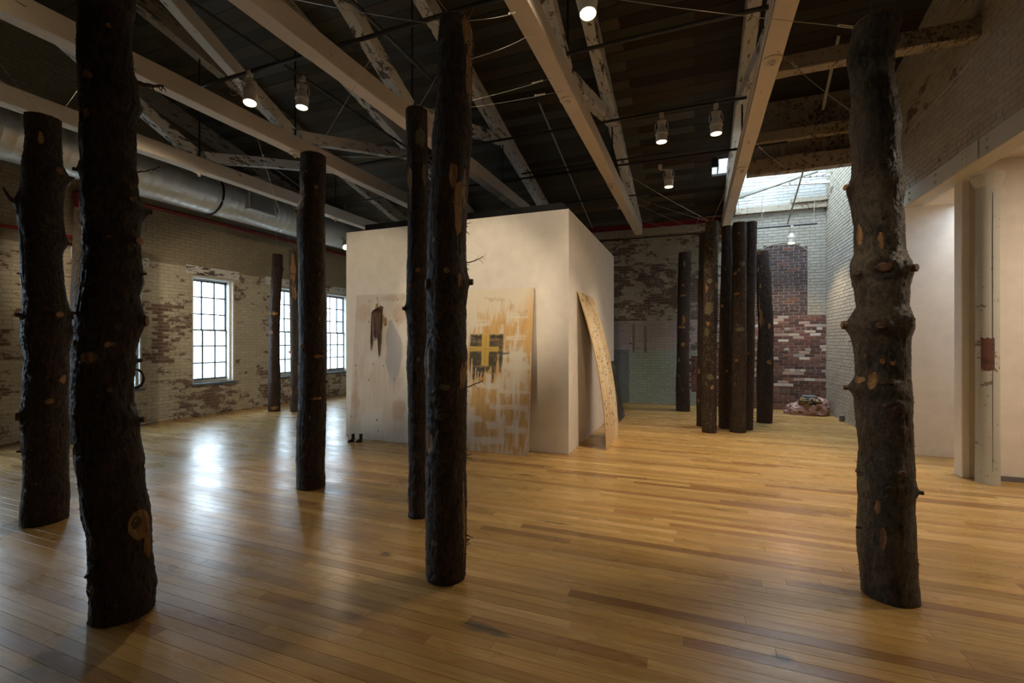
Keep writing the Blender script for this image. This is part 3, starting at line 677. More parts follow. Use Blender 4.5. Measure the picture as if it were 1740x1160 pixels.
def nz(U, V, su, sv, o=4, k=0.): return fbm(np.stack([U*su+k, V*sv+k*1.7, 0*U+k], -1), o)
def lay(C, col, m): return C*(1-m[...,None]) + np.array(col)*m[...,None]
def rectm(U, V, x0, x1, y0, y1, s=.012, rag=None):
    q = 0 if rag is None else rag
    return sstep(-s,s,U-x0+q)*sstep(-s,s,x1-U+q)*sstep(-s,s,V-y0+q)*sstep(-s,s,y1-V+q)
def art_cross(U, V):
    g = nz(U,V,55,3,3,1); C = np.zeros(U.shape+(3,))+np.array([.66,.42,.17]); C = lay(C,(.50,.29,.10),sstep(-.1,.5,g)*.6); C = lay(C,(.72,.50,.24),sstep(0,.6,nz(U,V,30,1.5,3,7))*.5)
    W = (.76,.70,.58); br = nz(U,V,28,5,4,3); bh_ = nz(U,V,5,30,4,5); big = nz(U,V,2.2,1.6,4,9)
    C = lay(C, W, sstep(-.25,.25, (V-1.72)*1.5+big*.9+br*.4)*sstep(1.30,0.9,U-(V-1.8)*.5+.15)*.92)
    C = lay(C, W, sstep(-.12,.2,big+br*.6)*.72)
    def st(x0,x1,y0,y1,a=.9,vert=True): 
        nonlocal C; rg = (br if vert else bh_)*.03; tx = sstep(-.55,.1,(br if vert else bh_)+.15)
        C = lay(C, W, rectm(U,V,x0,x1,y0,y1,.022,rg*1.6)*tx*a*.85)
    for (x,y,hw,hh,t) in ((.98,1.62,.16,.26,.035),(1.0,1.18,.2,.36,.055),(.98,.86,.24,.2,.04),(1.04,.60,.16,.26,.05),(.56,.92,.18,.22,.05),(.30,.42,.17,.22,.045),(.80,.34,.24,.2,.05),(1.02,.30,.15,.2,.05),(.35,1.88,.18,.14,.05),(.75,.62,.14,.2,.05),(.98,1.98,.16,.09,.03),(.22,.75,.07,.5,.05),(.55,.15,.3,.07,.05),(.9,1.42,.22,.05,.03)):
        st(x-t,x+t,y-hh,y+hh); st(x-hw,x+hw,y+hh*.25-t*.8,y+hh*.25+t*.8,vert=False)
    # grey black block with ragged drips
    drip = nz(U,0*V,26,1,3,12)
    m = rectm(U,V,.22,.76,1.20+drip*.42,1.73,.012,br*.02); m = m*np.clip(.98+.4*br+.5*bh_,0,1)
    m2 = rectm(U,V,.70,.86,1.45,1.62,.01,bh_*.06)*sstep(-.1,.3,bh_)
    C = lay(C,(.055,.055,.042),np.clip(m+m2*.8,0,1)*.95); C = lay(C,(.03,.03,.025),rectm(U,V,.25,.76,1.675,1.72,.008,bh_*.015)*.7)
    C = lay(C,(.05,.05,.04),rectm(U,V,.24,.27,.75,1.3,.006)*sstep(0,.3,nz(U,V,40,2,3,4))*.6)
    Y_ = (.66,.44,.11)
    C = lay(C,Y_,rectm(U,V,.42,.54,1.26,1.74,.01,br*.02)*.95); C = lay(C,Y_,rectm(U,V,.20,.70,1.475,1.545,.01,bh_*.02)*.95)
    C = lay(C,(.35,.20,.05),rectm(U,V,.47,.49,1.3,1.7,.006,br*.01)*.4+rectm(U,V,.22,.68,1.5,1.515,.005,bh_*.01)*.5)
    C = lay(C,(.40,.20,.08),sstep(.34,.5,nz(U,V,9,9,4,21))*.3); return C
def art_hair(U, V):
    g = nz(U,V,40,2,3,1); big = nz(U,V,2.4,2,4,2); C = np.zeros(U.shape+(3,))+np.array([.62,.56,.48])
    C = lay(C,(.50,.41,.33),sstep(-.3,.4,g)*.35); C = lay(C,(.70,.68,.64),sstep(-.1,.4,big)*.7)
    for (x,y,a,b,k) in ((.10,.75,.09,.45,.55),(.95,.52,.16,.22,.5),(1.0,.95,.12,.2,.3),(.25,2.1,.3,.16,.3),(.75,2.35,.4,.08,.4),(.2,1.2,.08,.3,.3),(.45,.95,.1,.35,.25),(.85,2.05,.15,.2,.45)):
        d = ((U-x)/a)**2+((V-y)/b)**2+nz(U,V,6,4,4,x*9)*1.4; C = lay(C,(.42,.24,.13),sstep(1.1,.1,d)*k)
    # blue-grey painted figure
    cx = .72+.10*np.clip((1.95-V)/.45,0,1); hw = .035+.12*sstep(1.98,1.6,V)-.10*sstep(1.35,.85,V)
    m = sstep(.02,-.02,np.abs(U-cx)-hw+nz(U,V,14,6,3,8)*.02)*sstep(.78,1.15,V+nz(U,V,20,2,3,5)*.12)*sstep(2.0,1.95,V); C = lay(C,(.36,.36,.385),m*.8)
    C = lay(C,(.34,.36,.42),sstep(.02,-.02,np.abs(U-.69)-.01)*sstep(1.96,1.95,V)*sstep(1.90,1.91,V))
    for (x,y) in ((.27,2.31),(.84,2.32),(.28,1.96),(.84,1.97),(.06,1.22),(.34,.98),(.84,1.0),(.03,.36),(.55,.33),(.58,.15),(.42,1.25),(.62,1.22)):
        C = lay(C,(.05,.04,.035),sstep(1.2,.6,((U-x)/.011)**2+((V-y)/.016)**2))
    C = lay(C,(.14,.10,.07),rectm(U,V,.425,.432,2.2,2.42,.004)*.7); return C
RS = np.random.default_rng(5); MARKS = [(RS.uniform(.08,1.12), RS.uniform(.25,2.4), RS.uniform(.008,.016), RS.uniform(.012,.03)) for _ in range(190)]
def art_marks(U, V):
    g = nz(U,V,30,1.6,4,1); C = np.zeros(U.shape+(3,))+np.array([.66,.50,.30]); C = lay(C,(.56,.36,.16),sstep(-.1,.4,g)*.6)
    C = lay(C,(.74,.64,.48),sstep(-.15,.3,nz(U,V,3,1.2,4,6))*sstep(.0,.2,U)*sstep(1.22,1.0,U)*.8); C = lay(C,(.50,.27,.07),sstep(2.1,2.35,V)*sstep(-.1,.3,nz(U,V,6,6,3,2))*.6)
    for (x,y,a,b) in MARKS:
        sel = (np.abs(U-x)<.06)&(np.abs(V-y)<.07)
        if not sel.any(): continue
        m = np.clip(sstep(1.3,.7,((U-x)/(a*.7))**2+((V-y)/b)**2)+sstep(1.3,.7,((U-x-.004)/(b*1.1))**2+((V-y-.004)/(a*.7))**2),0,1); C = lay(C,(.02,.018,.015),m*sel*.95)
    return C
BL, BW = 2.42, 1.22
lean = math.atan(.20/2.41)
bA = grid_board('painted_board', BW, BL, 90, 180, art_hair); bA.location = (-5.40,6.25,0.002); bA.rotation_euler = (-lean,0,R(.8))
tag(bA, 'whitewashed plywood board with a grey painted figure, leaning on the white box', 'painting')
bB = grid_board('painted_board', BW, BL, 150, 300, art_cross); bB.location = (-3.405,6.185,0.002); bB.rotation_euler = (-math.atan(.26/2.41),0,R(-.3))
tag(bB, 'plywood board painted with white crosses and a yellow cross on a black block', 'painting')
bC = grid_board('painted_board', 1.18, 2.385, 180, 360, art_marks, curve=lambda U,V: .43-.43*(V/2.385)**1.9 - .43*(1-V/2.385)*.0)
bC.location = (-1.672,6.95,.001); bC.rotation_euler = (0,0,R(90)); tag(bC, 'bowed plywood sheet with small black marks leaning on the white box', 'painting')
def art_dark(U, V):
    C = np.zeros(U.shape+(3,))+np.array([.03,.03,.028]); return lay(C,(.25,.24,.22),sstep(.25,.4,nz(U,V,12,12,4,3))*.8)
bD = grid_board('painted_board', .85, 1.22, 40, 60, art_dark); bD.location = (-1.42,9.42,.001); bD.rotation_euler = (-math.atan(.235/1.2),0,R(90)); tag(bD, 'small dark speckled panel leaning on the white box behind the bowed sheet', 'painting')

# hair hank hung on the first board
hk = empty('hair_hank', (0,0,0), label='long brown hank of hair hanging from a nail on the whitewashed board', cat='artwork')
mbm = Matrix.LocRotScale(bA.location, bA.rotation_euler, None)
def onA(u, v, o=.02): return mbm @ Vector((u,-.014-o,v))
hm = N('brown_hair'); hm.set(hm.mix(hm.noise(hm.pos((60,60,1)),3,3), (.035,.012,.005), (.19,.085,.035)), .35)
rh = random.Random(4)
for li, cnt in ((0,60),(1,26),(2,46)):
    mb = MB()
    for i in range(cnt):
        if li == 0: mx, ex, ey = rh.uniform(.44,.55), .535+rh.gauss(0,.010), 1.34+rh.random()*.30
        elif li == 1: mx, ex, ey = .365+rh.gauss(0,.012), .375+rh.gauss(0,.010), 1.40+rh.random()*.35
        else: mx, ex, ey = rh.uniform(.37,.50), rh.uniform(.40,.50), 1.62+rh.random()*.3
        sx, sy = .535+rh.gauss(0,.012), 2.20+rh.gauss(0,.008); pts = []
        for s in range(11):
            q = s/10; w_ = math.sin(min(1,q*3.2)*math.pi/2); x = sx+(mx-sx)*w_+(ex-mx)*max(0,q-.3)/.7
            pts.append(onA(x+math.sin(q*7+i)*.003, sy+.02*math.sin(q*3.1)+(ey-sy)*q**1.15, .018+.018*math.sin(q*3.1)+.004*rh.random()))
        mb.tube(pts, [.0035]*9+[.0025,.001], 4)
    mb.build('hair_lock', hm.m, hk, smooth=True)
MB().tube([onA(.428,2.36,.004),onA(.46,2.28,.012),onA(.53,2.20,.02)], .002, 5).build('string', M['rubber'], hk)
MB().tube([onA(.43,2.355,-.002),onA(.43,2.36,.03)], .004, 6).build('nail', M['black'], hk)
fp = MB()
out = [(.405,2.16),(.45,2.14),(.455,2.24),(.43,2.27),(.415,2.24)]
fp.add([onA(u,v,.002) for u,v in out]+[onA(u,v,.014) for u,v in out], [(0,1,2,3,4),(9,8,7,6,5)]+[(k,5+k,5+(k+1)%5,(k+1)%5) for k in range(5)])
fp.build('wood_chip', M['cutpale'], hk)
wf = MB(); out = [(.56,2.08),(.585,2.03),(.625,2.02),(.64,1.98),(.63,1.94),(.645,1.91),(.62,1.88),(.60,1.90),(.58,1.97),(.55,2.01)]
k_ = len(out); wf.add([onA(u,v,.001) for u,v in out]+[onA(u,v,.022) for u,v in out], [tuple(range(k_)),tuple(range(2*k_-1,k_-1,-1))]+[(k,k_+k,k_+(k+1)%k_,(k+1)%k_) for k in range(k_)])
tag(wf.build('carved_profile', M['cutpale']), 'small carved wooden face profile fixed beside the hair on the whitewashed board', 'artwork')
# pair of small dark boots
def boot(x, y, rz, lab):
    b = empty('boot', (x,y,0), rz, lab, 'boot', 'small dark boots at the foot of the board')
    MB().lathe([(.024,.03),(.027,.06),(.026,.09),(.030,.125),(.029,.128)], (0,.02,0), (0,0,1), 14).build('shaft', M['rubber'], b, smooth=True)
    ft = MB(); pr = [(-.055,.018,.012),(-.045,.026,.022),(-.02,.030,.030),(.01,.030,.042),(.035,.026,.045),(.05,.016,.03)]; vs = []
    for (py, hw, hh) in pr:
        for a in range(10): vs.append((hw*math.cos(2*math.pi*a/10), py-.01, .008+hh*.5+hh*.5*math.sin(2*math.pi*a/10)))
    fs = [(i*10+k,(i+1)*10+k,(i+1)*10+(k+1)%10,i*10+(k+1)%10) for i in range(5) for k in range(10)]+[tuple(range(10)),tuple(range(59,49,-1))]
    ft.add(vs, fs); ft.build('foot', M['rubber'], b, smooth=True)
    MB().bbox(-.028,.028,-.062,.045,0,.010,.003).build('sole', M['black'], b)
boot(-5.155,6.02,R(-50),'left boot of the small dark pair standing at the corner of the whitewashed board')
boot(-5.03,6.06,R(-35),'right boot of the small dark pair standing at the corner of the whitewashed board')

# ------------------------------------------------------------------ column beside the side room
co = empty('column', (3.13,6.96,0), label='weathered round timber column with peeling grey paint at the side room opening', cat='column')
pr = [(.108,0),(.106,.05),(.103,.5),(.101,1.6),(.100,2.6),(.102,3.40)]
cc = MB().lathe(pr, (0,0,0), (0,0,1), 24).build('shaft', M['columnpaint'], co); autosmooth(cc)
MB().lathe([(.10,3.38),(.12,3.42),(.135,3.47),(.145,3.50),(.145,3.53)], (0,0,0), (0,0,1), 24).build('capital', M['beampaint'], co)
pm = mat_painted_wood('rust_red_patch', (.16,.07,.05), (.10,.05,.035), .55, 2); 
pt = MB(); 
for i in range(9):
    a = R(215+i*8)
    for z in (1.30,1.66): pt.v.append((.1045*math.cos(a), .1045*math.sin(a), z+.01*math.sin(i*2)))
pt.f = [(i*2,i*2+2,i*2+3,i*2+1) for i in range(8)]; pt.build('bare_patch', pm, co)
MB().box(-.0015,.0015,-.1065,-.100,.15,3.3).build('seam', M['grey'], co)
tag(MB().bbox(2.73,2.81,11.15,11.23,0,.13,.01).build('outlet_box', M['grey']), 'small grey box on the floor against the right brick wall near the corner', 'box')

# ------------------------------------------------------------------ bundle in the corner
def blob(name, mat, c, s, seed, parent, amp=.12, fr=2.6, flat=True, n=64):
    th = np.linspace(0, math.pi, n//2+1); ph = np.linspace(0, 2*math.pi, n, endpoint=False); T_, F = np.meshgrid(th, ph, indexing='ij')
    D = np.stack([np.sin(T_)*np.cos(F), np.sin(T_)*np.sin(F), np.cos(T_)], -1)
    w = fbm(D*fr+seed, 3)[...,None]*.9; f = fbm(np.concatenate([D[...,:2]*fr*2.0, D[...,2:]*fr*.7], -1)+w+seed*2, 4)
    rid = 1-np.abs(f)*2; r = 1+amp*(rid-.5)+amp*.8*fbm(D*1.3+seed, 2)
    P = D*r[...,None]*np.array(s)+np.array(c); P[...,2] = np.maximum(P[...,2], .004)
    a, b = P.shape[:2]; idx = np.arange(a*b).reshape(a,b)
    q = np.stack([idx[:-1], idx[1:], np.roll(idx,-1,1)[1:], np.roll(idx,-1,1)[:-1]], -1).reshape(-1,4)
    m = MB(); m.v = P.reshape(-1,3).tolist(); m.f = q.tolist(); return m.build(name, mat, parent, smooth=True)
bu = empty('cloth_bundle', (2.38,12.05,0), label='crumpled dusty-pink cloth bundle in the far corner, grey slab on top', cat='bundle')
pk_ = plain('dusty_pink_cloth', (.36,.21,.18), .38); bw = N('brown_sack'); bw.set(bw.mix(bw.ramp(bw.noise(bw.pos((1,1,1)),9,3),[(.45,0.),(.55,1.)]), (.03,.022,.014), (.24,.15,.07)), .5)
blob('cloth', pk_, (.06,0,.13), (.33,.28,.25), 1, bu, .22, 2.4, n=120); blob('cloth', pk_, (-.22,-.03,.07), (.24,.20,.17), 5, bu, .25, 2.2, n=96)
blob('cloth', pk_, (-.38,-.02,.03), (.13,.10,.07), 9, bu, .2, n=60); blob('sack', bw.m, (-.02,-.14,.30), (.21,.13,.10), 3, bu, .25, 3, n=96)
MB().bbox(-.15,.11,-.2,.06,.385,.425,.012).build('slab', M['grey'], bu)

# ------------------------------------------------------------------ tree trunks
T = {}
T['right_near']=((1.162,3.639),[(0.0,0,0,0.153),(0.155,-0.015,-0.006,0.149),(0.305,-0.026,-0.01,0.155),(0.493,-0.026,-0.01,0.149),(0.606,-0.026,-0.01,0.146),(0.681,-0.024,-0.01,0.153),(0.794,-0.029,-0.012,0.149),(0.944,-0.027,-0.011,0.142),(1.057,-0.036,-0.014,0.146),(1.263,-0.045,-0.018,0.151),(1.319,-0.065,-0.026,0.162),(1.395,-0.048,-0.019,0.142),(1.545,-0.052,-0.02,0.145),(1.639,-0.058,-0.023,0.153),(1.703,-0.061,-0.024,0.175),(1.77,-0.057,-0.022,0.163),(1.845,-0.048,-0.019,0.136),(1.958,-0.055,-0.022,0.142),(2.041,-0.058,-0.023,0.158),(2.123,-0.065,-0.025,0.156),(2.183,-0.065,-0.025,0.131),(2.371,-0.07,-0.028,0.129),(2.503,-0.086,-0.034,0.137),(2.604,-0.092,-0.036,0.154),(2.691,-0.084,-0.033,0.133),(2.86,-0.09,-0.036,0.124),(3.01,-0.093,-0.037,0.137),(3.16,-0.099,-0.039,0.12),(3.31,-0.113,-0.044,0.117),(3.442,-0.12,-0.047,0.129),(3.573,-0.094,-0.037,0.13),(3.63,-0.084,-0.033,0.127)],[('ring',3.216,0.28,0.15,0.128),('knot',2.709,0.3,0.068,0.045),('stub',2.604,-0.94,0.053,0.045),('strip',2.296,-0.86,0.038,0.113),('strip',2.229,0.11,0.026,0.09),('knot',2.071,0.11,0.165,0.113),('stub',2.063,1.13,0.075,0.06),('knot',2.048,-0.73,0.083,0.038),('stub',1.725,-1.23,0.06,0.068),('knot',1.714,0.04,0.113,0.083),('knot',1.751,1.07,0.075,0.075),('knot',1.526,-0.52,0.038,0.083),('cut',1.496,0.04,0.03,0.038),('cut',1.485,0.33,0.026,0.026),('strip',1.376,-0.31,0.053,0.083),('strip',1.376,-0.84,0.083,0.045),('knot',1.365,0.18,0.113,0.038),('cut',1.229,0.06,0.023,0.023),('cut',1.068,0.72,0.023,0.053),('stub',1.316,-1.34,0.038,0.038),('knot',1.207,0.46,0.098,0.098),('cut',0.82,0.52,0.03,0.038),('stub',0.688,1.57,0.03,0.03),('knot',0.782,-1.08,0.053,0.045),('knot',0.718,0.15,0.098,0.075),('strip',0.41,-0.1,0.023,0.098),('strip',0.587,-0.26,0.026,0.113),('stub',0.425,-0.98,0.019,0.019)])
T['left_near']=((-3.184,1.728),[(0.0,0,0,0.16),(0.071,0.003,0.001,0.158),(0.127,0.008,0.003,0.162),(0.211,-0.005,-0.002,0.159),(0.352,-0.009,-0.003,0.153),(0.493,-0.014,-0.005,0.154),(0.564,-0.024,-0.01,0.161),(0.634,-0.039,-0.015,0.162),(0.704,-0.046,-0.018,0.156),(0.845,-0.061,-0.024,0.157),(0.898,-0.067,-0.026,0.165),(1.021,-0.082,-0.032,0.155),(1.109,-0.089,-0.035,0.155),(1.155,-0.087,-0.034,0.159),(1.233,-0.106,-0.042,0.146),(1.373,-0.106,-0.042,0.144),(1.479,-0.099,-0.039,0.147),(1.55,-0.101,-0.04,0.148),(1.655,-0.078,-0.031,0.151),(1.726,-0.064,-0.025,0.16),(1.803,-0.069,-0.027,0.155),(1.902,-0.069,-0.027,0.138),(1.972,-0.052,-0.02,0.147),(2.113,-0.056,-0.022,0.139),(2.254,-0.061,-0.024,0.134),(2.352,-0.056,-0.022,0.141),(2.412,-0.044,-0.017,0.157),(2.465,-0.063,-0.025,0.145),(2.564,-0.069,-0.027,0.133),(2.613,-0.073,-0.029,0.142),(2.676,-0.074,-0.029,0.129),(2.817,-0.081,-0.032,0.134),(2.905,-0.079,-0.031,0.133),(2.993,-0.072,-0.028,0.138),(3.046,-0.063,-0.025,0.15),(3.134,-0.075,-0.03,0.143),(3.24,-0.09,-0.036,0.134),(3.346,-0.097,-0.038,0.133),(3.451,-0.102,-0.04,0.129),(3.574,-0.097,-0.038,0.128),(3.645,-0.087,-0.034,0.139),(3.768,-0.092,-0.036,0.138)],[('scar',0.535,0.67,0.127,0.169),('scar',0.405,0.95,0.049,0.162),('strip',3.134,-0.73,0.049,0.042),('strip',2.923,-0.84,0.042,0.056),('cut',2.455,0.6,0.049,0.035),('cut',2.219,0.94,0.063,0.042),('cut',1.528,-0.41,0.07,0.063),('cut',1.743,1.15,0.049,0.07),('stub',1.5,1.57,0.035,0.032),('stub',1.141,1.23,0.042,0.049),('stub',2.423,1.57,0.042,0.042),('branch',3.212,1.57,0.042,0.042),('cut',3.444,0.14,0.028,0.028),('twig',2.648,1.27,0.021,0.021),('knot',2.219,-0.04,0.092,0.049),('stub',2.613,-1.57,0.028,0.028),('strip',1.602,0.08,0.049,0.028),('stub',2.029,1.16,0.021,0.021),('curl',1.388,1.57,0.028,0.028),('knot',1.338,0.19,0.07,0.063),('knot',0.282,-1.22,0.042,0.035),('stub',1.778,-1.12,0.021,0.021)])
T['left_far']=((-5.468,2.350),[(0.0,0,0,0.165),(0.184,0.01,0.004,0.165),(0.344,0.019,0.007,0.154),(0.557,0.016,0.006,0.152),(0.689,0.014,0.006,0.157),(0.822,0.017,0.007,0.159),(0.966,0.007,0.003,0.159),(1.141,0.012,0.005,0.155),(1.301,0.022,0.009,0.156),(1.514,0.026,0.01,0.152),(1.636,0.023,0.009,0.171),(1.716,0.03,0.012,0.173),(1.806,0.02,0.008,0.165),(1.886,0.022,0.009,0.159),(2.045,0.004,0.001,0.146),(2.205,-0.014,-0.005,0.144),(2.418,-0.024,-0.009,0.14),(2.524,-0.003,-0.001,0.159),(2.604,-0.016,-0.006,0.153),(2.737,-0.033,-0.013,0.151),(2.87,-0.033,-0.013,0.151),(3.002,-0.009,-0.003,0.148),(3.093,0.012,0.005,0.159),(3.151,-0.001,-0.0,0.153),(3.242,-0.012,-0.005,0.134),(3.428,-0.008,-0.003,0.123),(3.614,-0.012,-0.005,0.127)],[('strip',3.412,-0.15,0.043,0.117),('cut',3.151,0.63,0.074,0.074),('stub',3.125,1.57,0.053,0.064),('stub',2.524,1.57,0.043,0.043),('cut',1.859,1.24,0.053,0.074),('cut',1.716,1.21,0.048,0.085),('stub',1.849,-1.57,0.043,0.043),('branchup',2.843,-1.57,0.053,0.085),('stub',0.652,-1.57,0.027,0.027),('stub',0.966,-1.35,0.043,0.085),('cut',1.859,0.45,0.064,0.053),('strip',1.274,0.74,0.085,0.064),('strip',1.088,0.14,0.064,0.053),('knot',0.37,-0.45,0.064,0.064),('stub',2.216,-1.52,0.021,0.021)])
T['centre']=((-1.597,2.807),[(0.0,0,0,0.136),(0.119,0.0,0.0,0.14),(0.322,0.002,0.001,0.142),(0.565,0.004,0.002,0.144),(0.727,0.002,0.001,0.142),(0.971,0.002,0.001,0.142),(1.133,0.004,0.002,0.14),(1.336,0.006,0.002,0.142),(1.437,0.002,0.001,0.146),(1.519,0.002,0.001,0.15),(1.579,0.006,0.002,0.142),(1.701,0.008,0.003,0.136),(1.863,0.006,0.002,0.138),(2.026,0.01,0.004,0.146),(2.188,0.008,0.003,0.136),(2.35,0.009,0.004,0.134),(2.472,0.011,0.004,0.136),(2.553,0.015,0.006,0.133),(2.756,0.028,0.011,0.131),(2.857,0.034,0.013,0.133),(3.02,0.041,0.016,0.141),(3.101,0.043,0.017,0.135),(3.162,0.047,0.019,0.127),(3.365,0.056,0.022,0.121),(3.527,0.06,0.024,0.121),(3.669,0.066,0.026,0.127),(3.722,0.068,0.027,0.121),(3.803,0.06,0.024,0.105)],[('strip',3.527,0.99,0.073,0.527),('strip',3.73,0.58,0.065,0.243),('strip',2.736,0.18,0.065,0.162),('strip',2.533,0.58,0.089,0.308),('strip',2.634,0.95,0.032,0.284),('strip',2.018,0.63,0.049,0.138),('strip',1.377,0.94,0.057,0.243),('strip',1.519,-1.0,0.024,0.243),('strip',0.951,-0.93,0.073,0.138),('knot',1.64,-0.44,0.065,0.049),('strip',2.087,-0.01,0.041,0.032),('strip',0.484,1.05,0.032,0.365),('strip',0.2,1.2,0.028,0.284),('strip',-0.039,-0.83,0.057,0.089),('strip',-0.052,-0.36,0.081,0.081),('cut',2.005,-1.17,0.024,0.065),('strip',2.472,-1.33,0.02,0.073),('twig',2.156,1.38,0.016,0.016),('twig',1.304,1.35,0.012,0.012),('flake',3.06,1.4,0.02,0.02),('flake',2.399,1.57,0.02,0.02),('flake',0.249,1.57,0.02,0.02),('flake',0.22,1.57,0.02,0.02),('flake',0.849,1.57,0.016,0.016),('lichen',2.298,-0.77,0.032,0.032),('lichen',1.121,-0.32,0.057,0.032),('lichen',1.316,-0.1,0.073,0.041),('lichen',1.235,-0.72,0.065,0.032),('stub',2.026,1.34,0.041,0.057),('lichen',3.628,-0.89,0.041,0.041),('knot',1.133,-0.09,0.122,0.065),('lichen',0.281,-0.58,0.057,0.032)])
T['centre_thin']=((-2.389,3.697),[(0.0,0,0,0.099),(0.142,0.0,0.0,0.099),(0.415,0.003,0.001,0.097),(0.963,-0.003,-0.001,0.097),(1.237,-0.005,-0.002,0.099),(1.374,-0.008,-0.003,0.107),(1.62,-0.005,-0.002,0.099),(1.812,-0.005,-0.002,0.105),(1.916,-0.013,-0.005,0.113),(1.976,-0.01,-0.004,0.105),(2.332,-0.008,-0.003,0.102),(2.606,-0.005,-0.002,0.099),(2.879,-0.005,-0.002,0.099),(3.153,-0.01,-0.004,0.099),(3.427,-0.015,-0.006,0.099),(3.745,-0.018,-0.007,0.102)],[('strip',3.088,-0.92,0.055,0.219),('strip',2.962,-0.88,0.044,0.274),('strip',1.702,-0.79,0.033,0.099),('lichen',3.482,0.36,0.099,0.164),('stub',1.921,-1.29,0.033,0.044),('cut',2.266,0.0,0.044,0.044),('cut',2.124,-0.65,0.044,0.033),('lichen',1.456,0.04,0.033,0.044),('strip',0.114,-1.24,0.022,0.131),('lichen',3.153,0.74,0.055,0.219)])
T['mid_left']=((-3.985,3.993),[(0.0,0,0,0.151),(0.076,0.0,0.0,0.151),(0.306,-0.003,-0.001,0.154),(0.7,0.003,0.001,0.154),(0.832,0.012,0.005,0.151),(0.963,0.015,0.006,0.148),(1.226,0.015,0.006,0.148),(1.554,0.018,0.007,0.145),(1.883,0.015,0.006,0.142),(2.145,0.009,0.004,0.142),(2.507,0.018,0.007,0.139),(2.638,0.012,0.005,0.139),(2.737,0.003,0.001,0.148),(2.967,0.0,0.0,0.151),(3.098,0.003,0.001,0.142),(3.196,0.018,0.007,0.133),(3.459,0.021,0.008,0.136),(3.669,0.024,0.009,0.133)],[('cut',3.302,0.22,0.046,0.046),('strip',3.472,-0.54,0.039,0.039),('cut',2.356,0.48,0.033,0.033),('cut',1.567,-0.67,0.053,0.066),('strip',0.996,0.18,0.197,0.026),('strip',1.456,0.53,0.092,0.033),('cut',0.799,-0.14,0.026,0.033),('strip',1.87,0.56,0.02,0.092),('stub',3.052,-1.33,0.033,0.053),('stub',1.173,1.16,0.026,0.033),('twigl',1.508,1.28,0.02,0.02),('twigl',2.638,-1.57,0.02,0.02),('twigl',2.343,-1.57,0.02,0.02),('flake',1.948,1.57,0.033,0.053)])
T['far_left_one']=((-9.126,8.034),[(0.0,0,0,0.134),(0.659,0.0,0.0,0.134),(1.345,-0.0,-0.0,0.122),(1.895,-0.0,-0.0,0.122),(2.444,0.019,0.007,0.116),(2.993,0.045,0.018,0.116),(3.268,0.064,0.025,0.122),(3.625,0.07,0.028,0.116)],[('strip',2.265,-0.0,0.192,0.069),('strip',1.826,-0.52,0.082,0.082),('stub',3.295,1.12,0.041,0.055),('strip',0.082,0.0,0.22,0.082)])
T['far_left_two']=((-8.623,8.157),[(0.0,0,0,0.099),(1.347,-0.006,-0.003,0.093),(2.439,-0.013,-0.005,0.099),(2.984,-0.025,-0.01,0.099),(3.707,-0.044,-0.018,0.092)],[('strip',3.393,-0.15,0.123,0.6),('strip',2.78,0.2,0.109,0.327),('strip',1.347,-1.05,0.055,0.164),('stub',1.374,-1.57,0.041,0.041),('strip',0.46,-1.06,0.068,0.109),('twigl',3.121,-1.02,0.041,0.041)])
T['hidden_left']=((-9.130,4.378),[(0.0,0,0,0.131),(1.432,0.004,0.002,0.135),(2.373,0.004,0.002,0.135),(2.844,0.026,0.01,0.131),(3.315,0.031,0.012,0.128),(3.71,0.035,0.014,0.124)],[])
T['c1']=((-0.256,11.560),[(0.0,0,0,0.161),(0.656,-0.006,-0.002,0.155),(1.345,0.0,0.0,0.136),(1.895,0.007,0.003,0.142),(2.446,0.019,0.008,0.142),(3.341,0.039,0.015,0.148),(3.672,0.045,0.018,0.142)],[('strip',3.41,-0.05,0.069,0.124),('strip',2.928,-0.16,0.055,0.055),('strip',2.68,-0.31,0.124,0.041),('strip',2.102,-0.03,0.083,0.22),('strip',1.95,-0.19,0.165,0.069),('strip',1.551,0.03,0.083,0.11),('strip',1.193,-0.75,0.055,0.083),('strip',0.518,-0.01,0.041,0.083),('strip',0.821,-0.66,0.055,0.069)])
T['c2']=((0.137,9.619),[(0.0,0,0,0.11),(0.716,0.0,0.0,0.11),(1.394,0.011,0.004,0.099),(2.298,0.011,0.004,0.099),(3.088,0.026,0.01,0.094),(3.676,0.037,0.015,0.094)],[('strip',1.055,-0.78,0.045,0.113),('strip',0.491,-0.8,0.045,0.056)])
T['c3']=((0.240,9.015),[(0.0,0,0,0.126),(1.409,0.005,0.002,0.121),(1.936,0.015,0.006,0.121),(2.463,0.025,0.01,0.121),(2.989,0.03,0.012,0.116),(3.737,0.044,0.017,0.111)],[('strip',2.568,-0.66,0.063,0.147),('strip',2.6,0.86,0.053,0.084),('strip',1.936,-0.2,0.105,0.063),('strip',0.809,0.47,0.063,0.095),('lichen',2.694,-0.14,0.084,0.084),('lichen',2.199,-0.24,0.147,0.211),('lichen',1.778,-0.52,0.105,0.147),('lichen',0.988,0.13,0.126,0.105)])
T['c4']=((0.529,9.559),[(0.0,0,0,0.12),(1.399,0.005,0.002,0.115),(2.282,0.016,0.006,0.105),(3.055,0.031,0.012,0.1),(3.751,0.041,0.016,0.1)],[('lichen',2.967,-0.29,0.044,0.044),('strip',1.068,0.23,0.044,0.044),('strip',2.282,-0.67,0.066,0.055)])
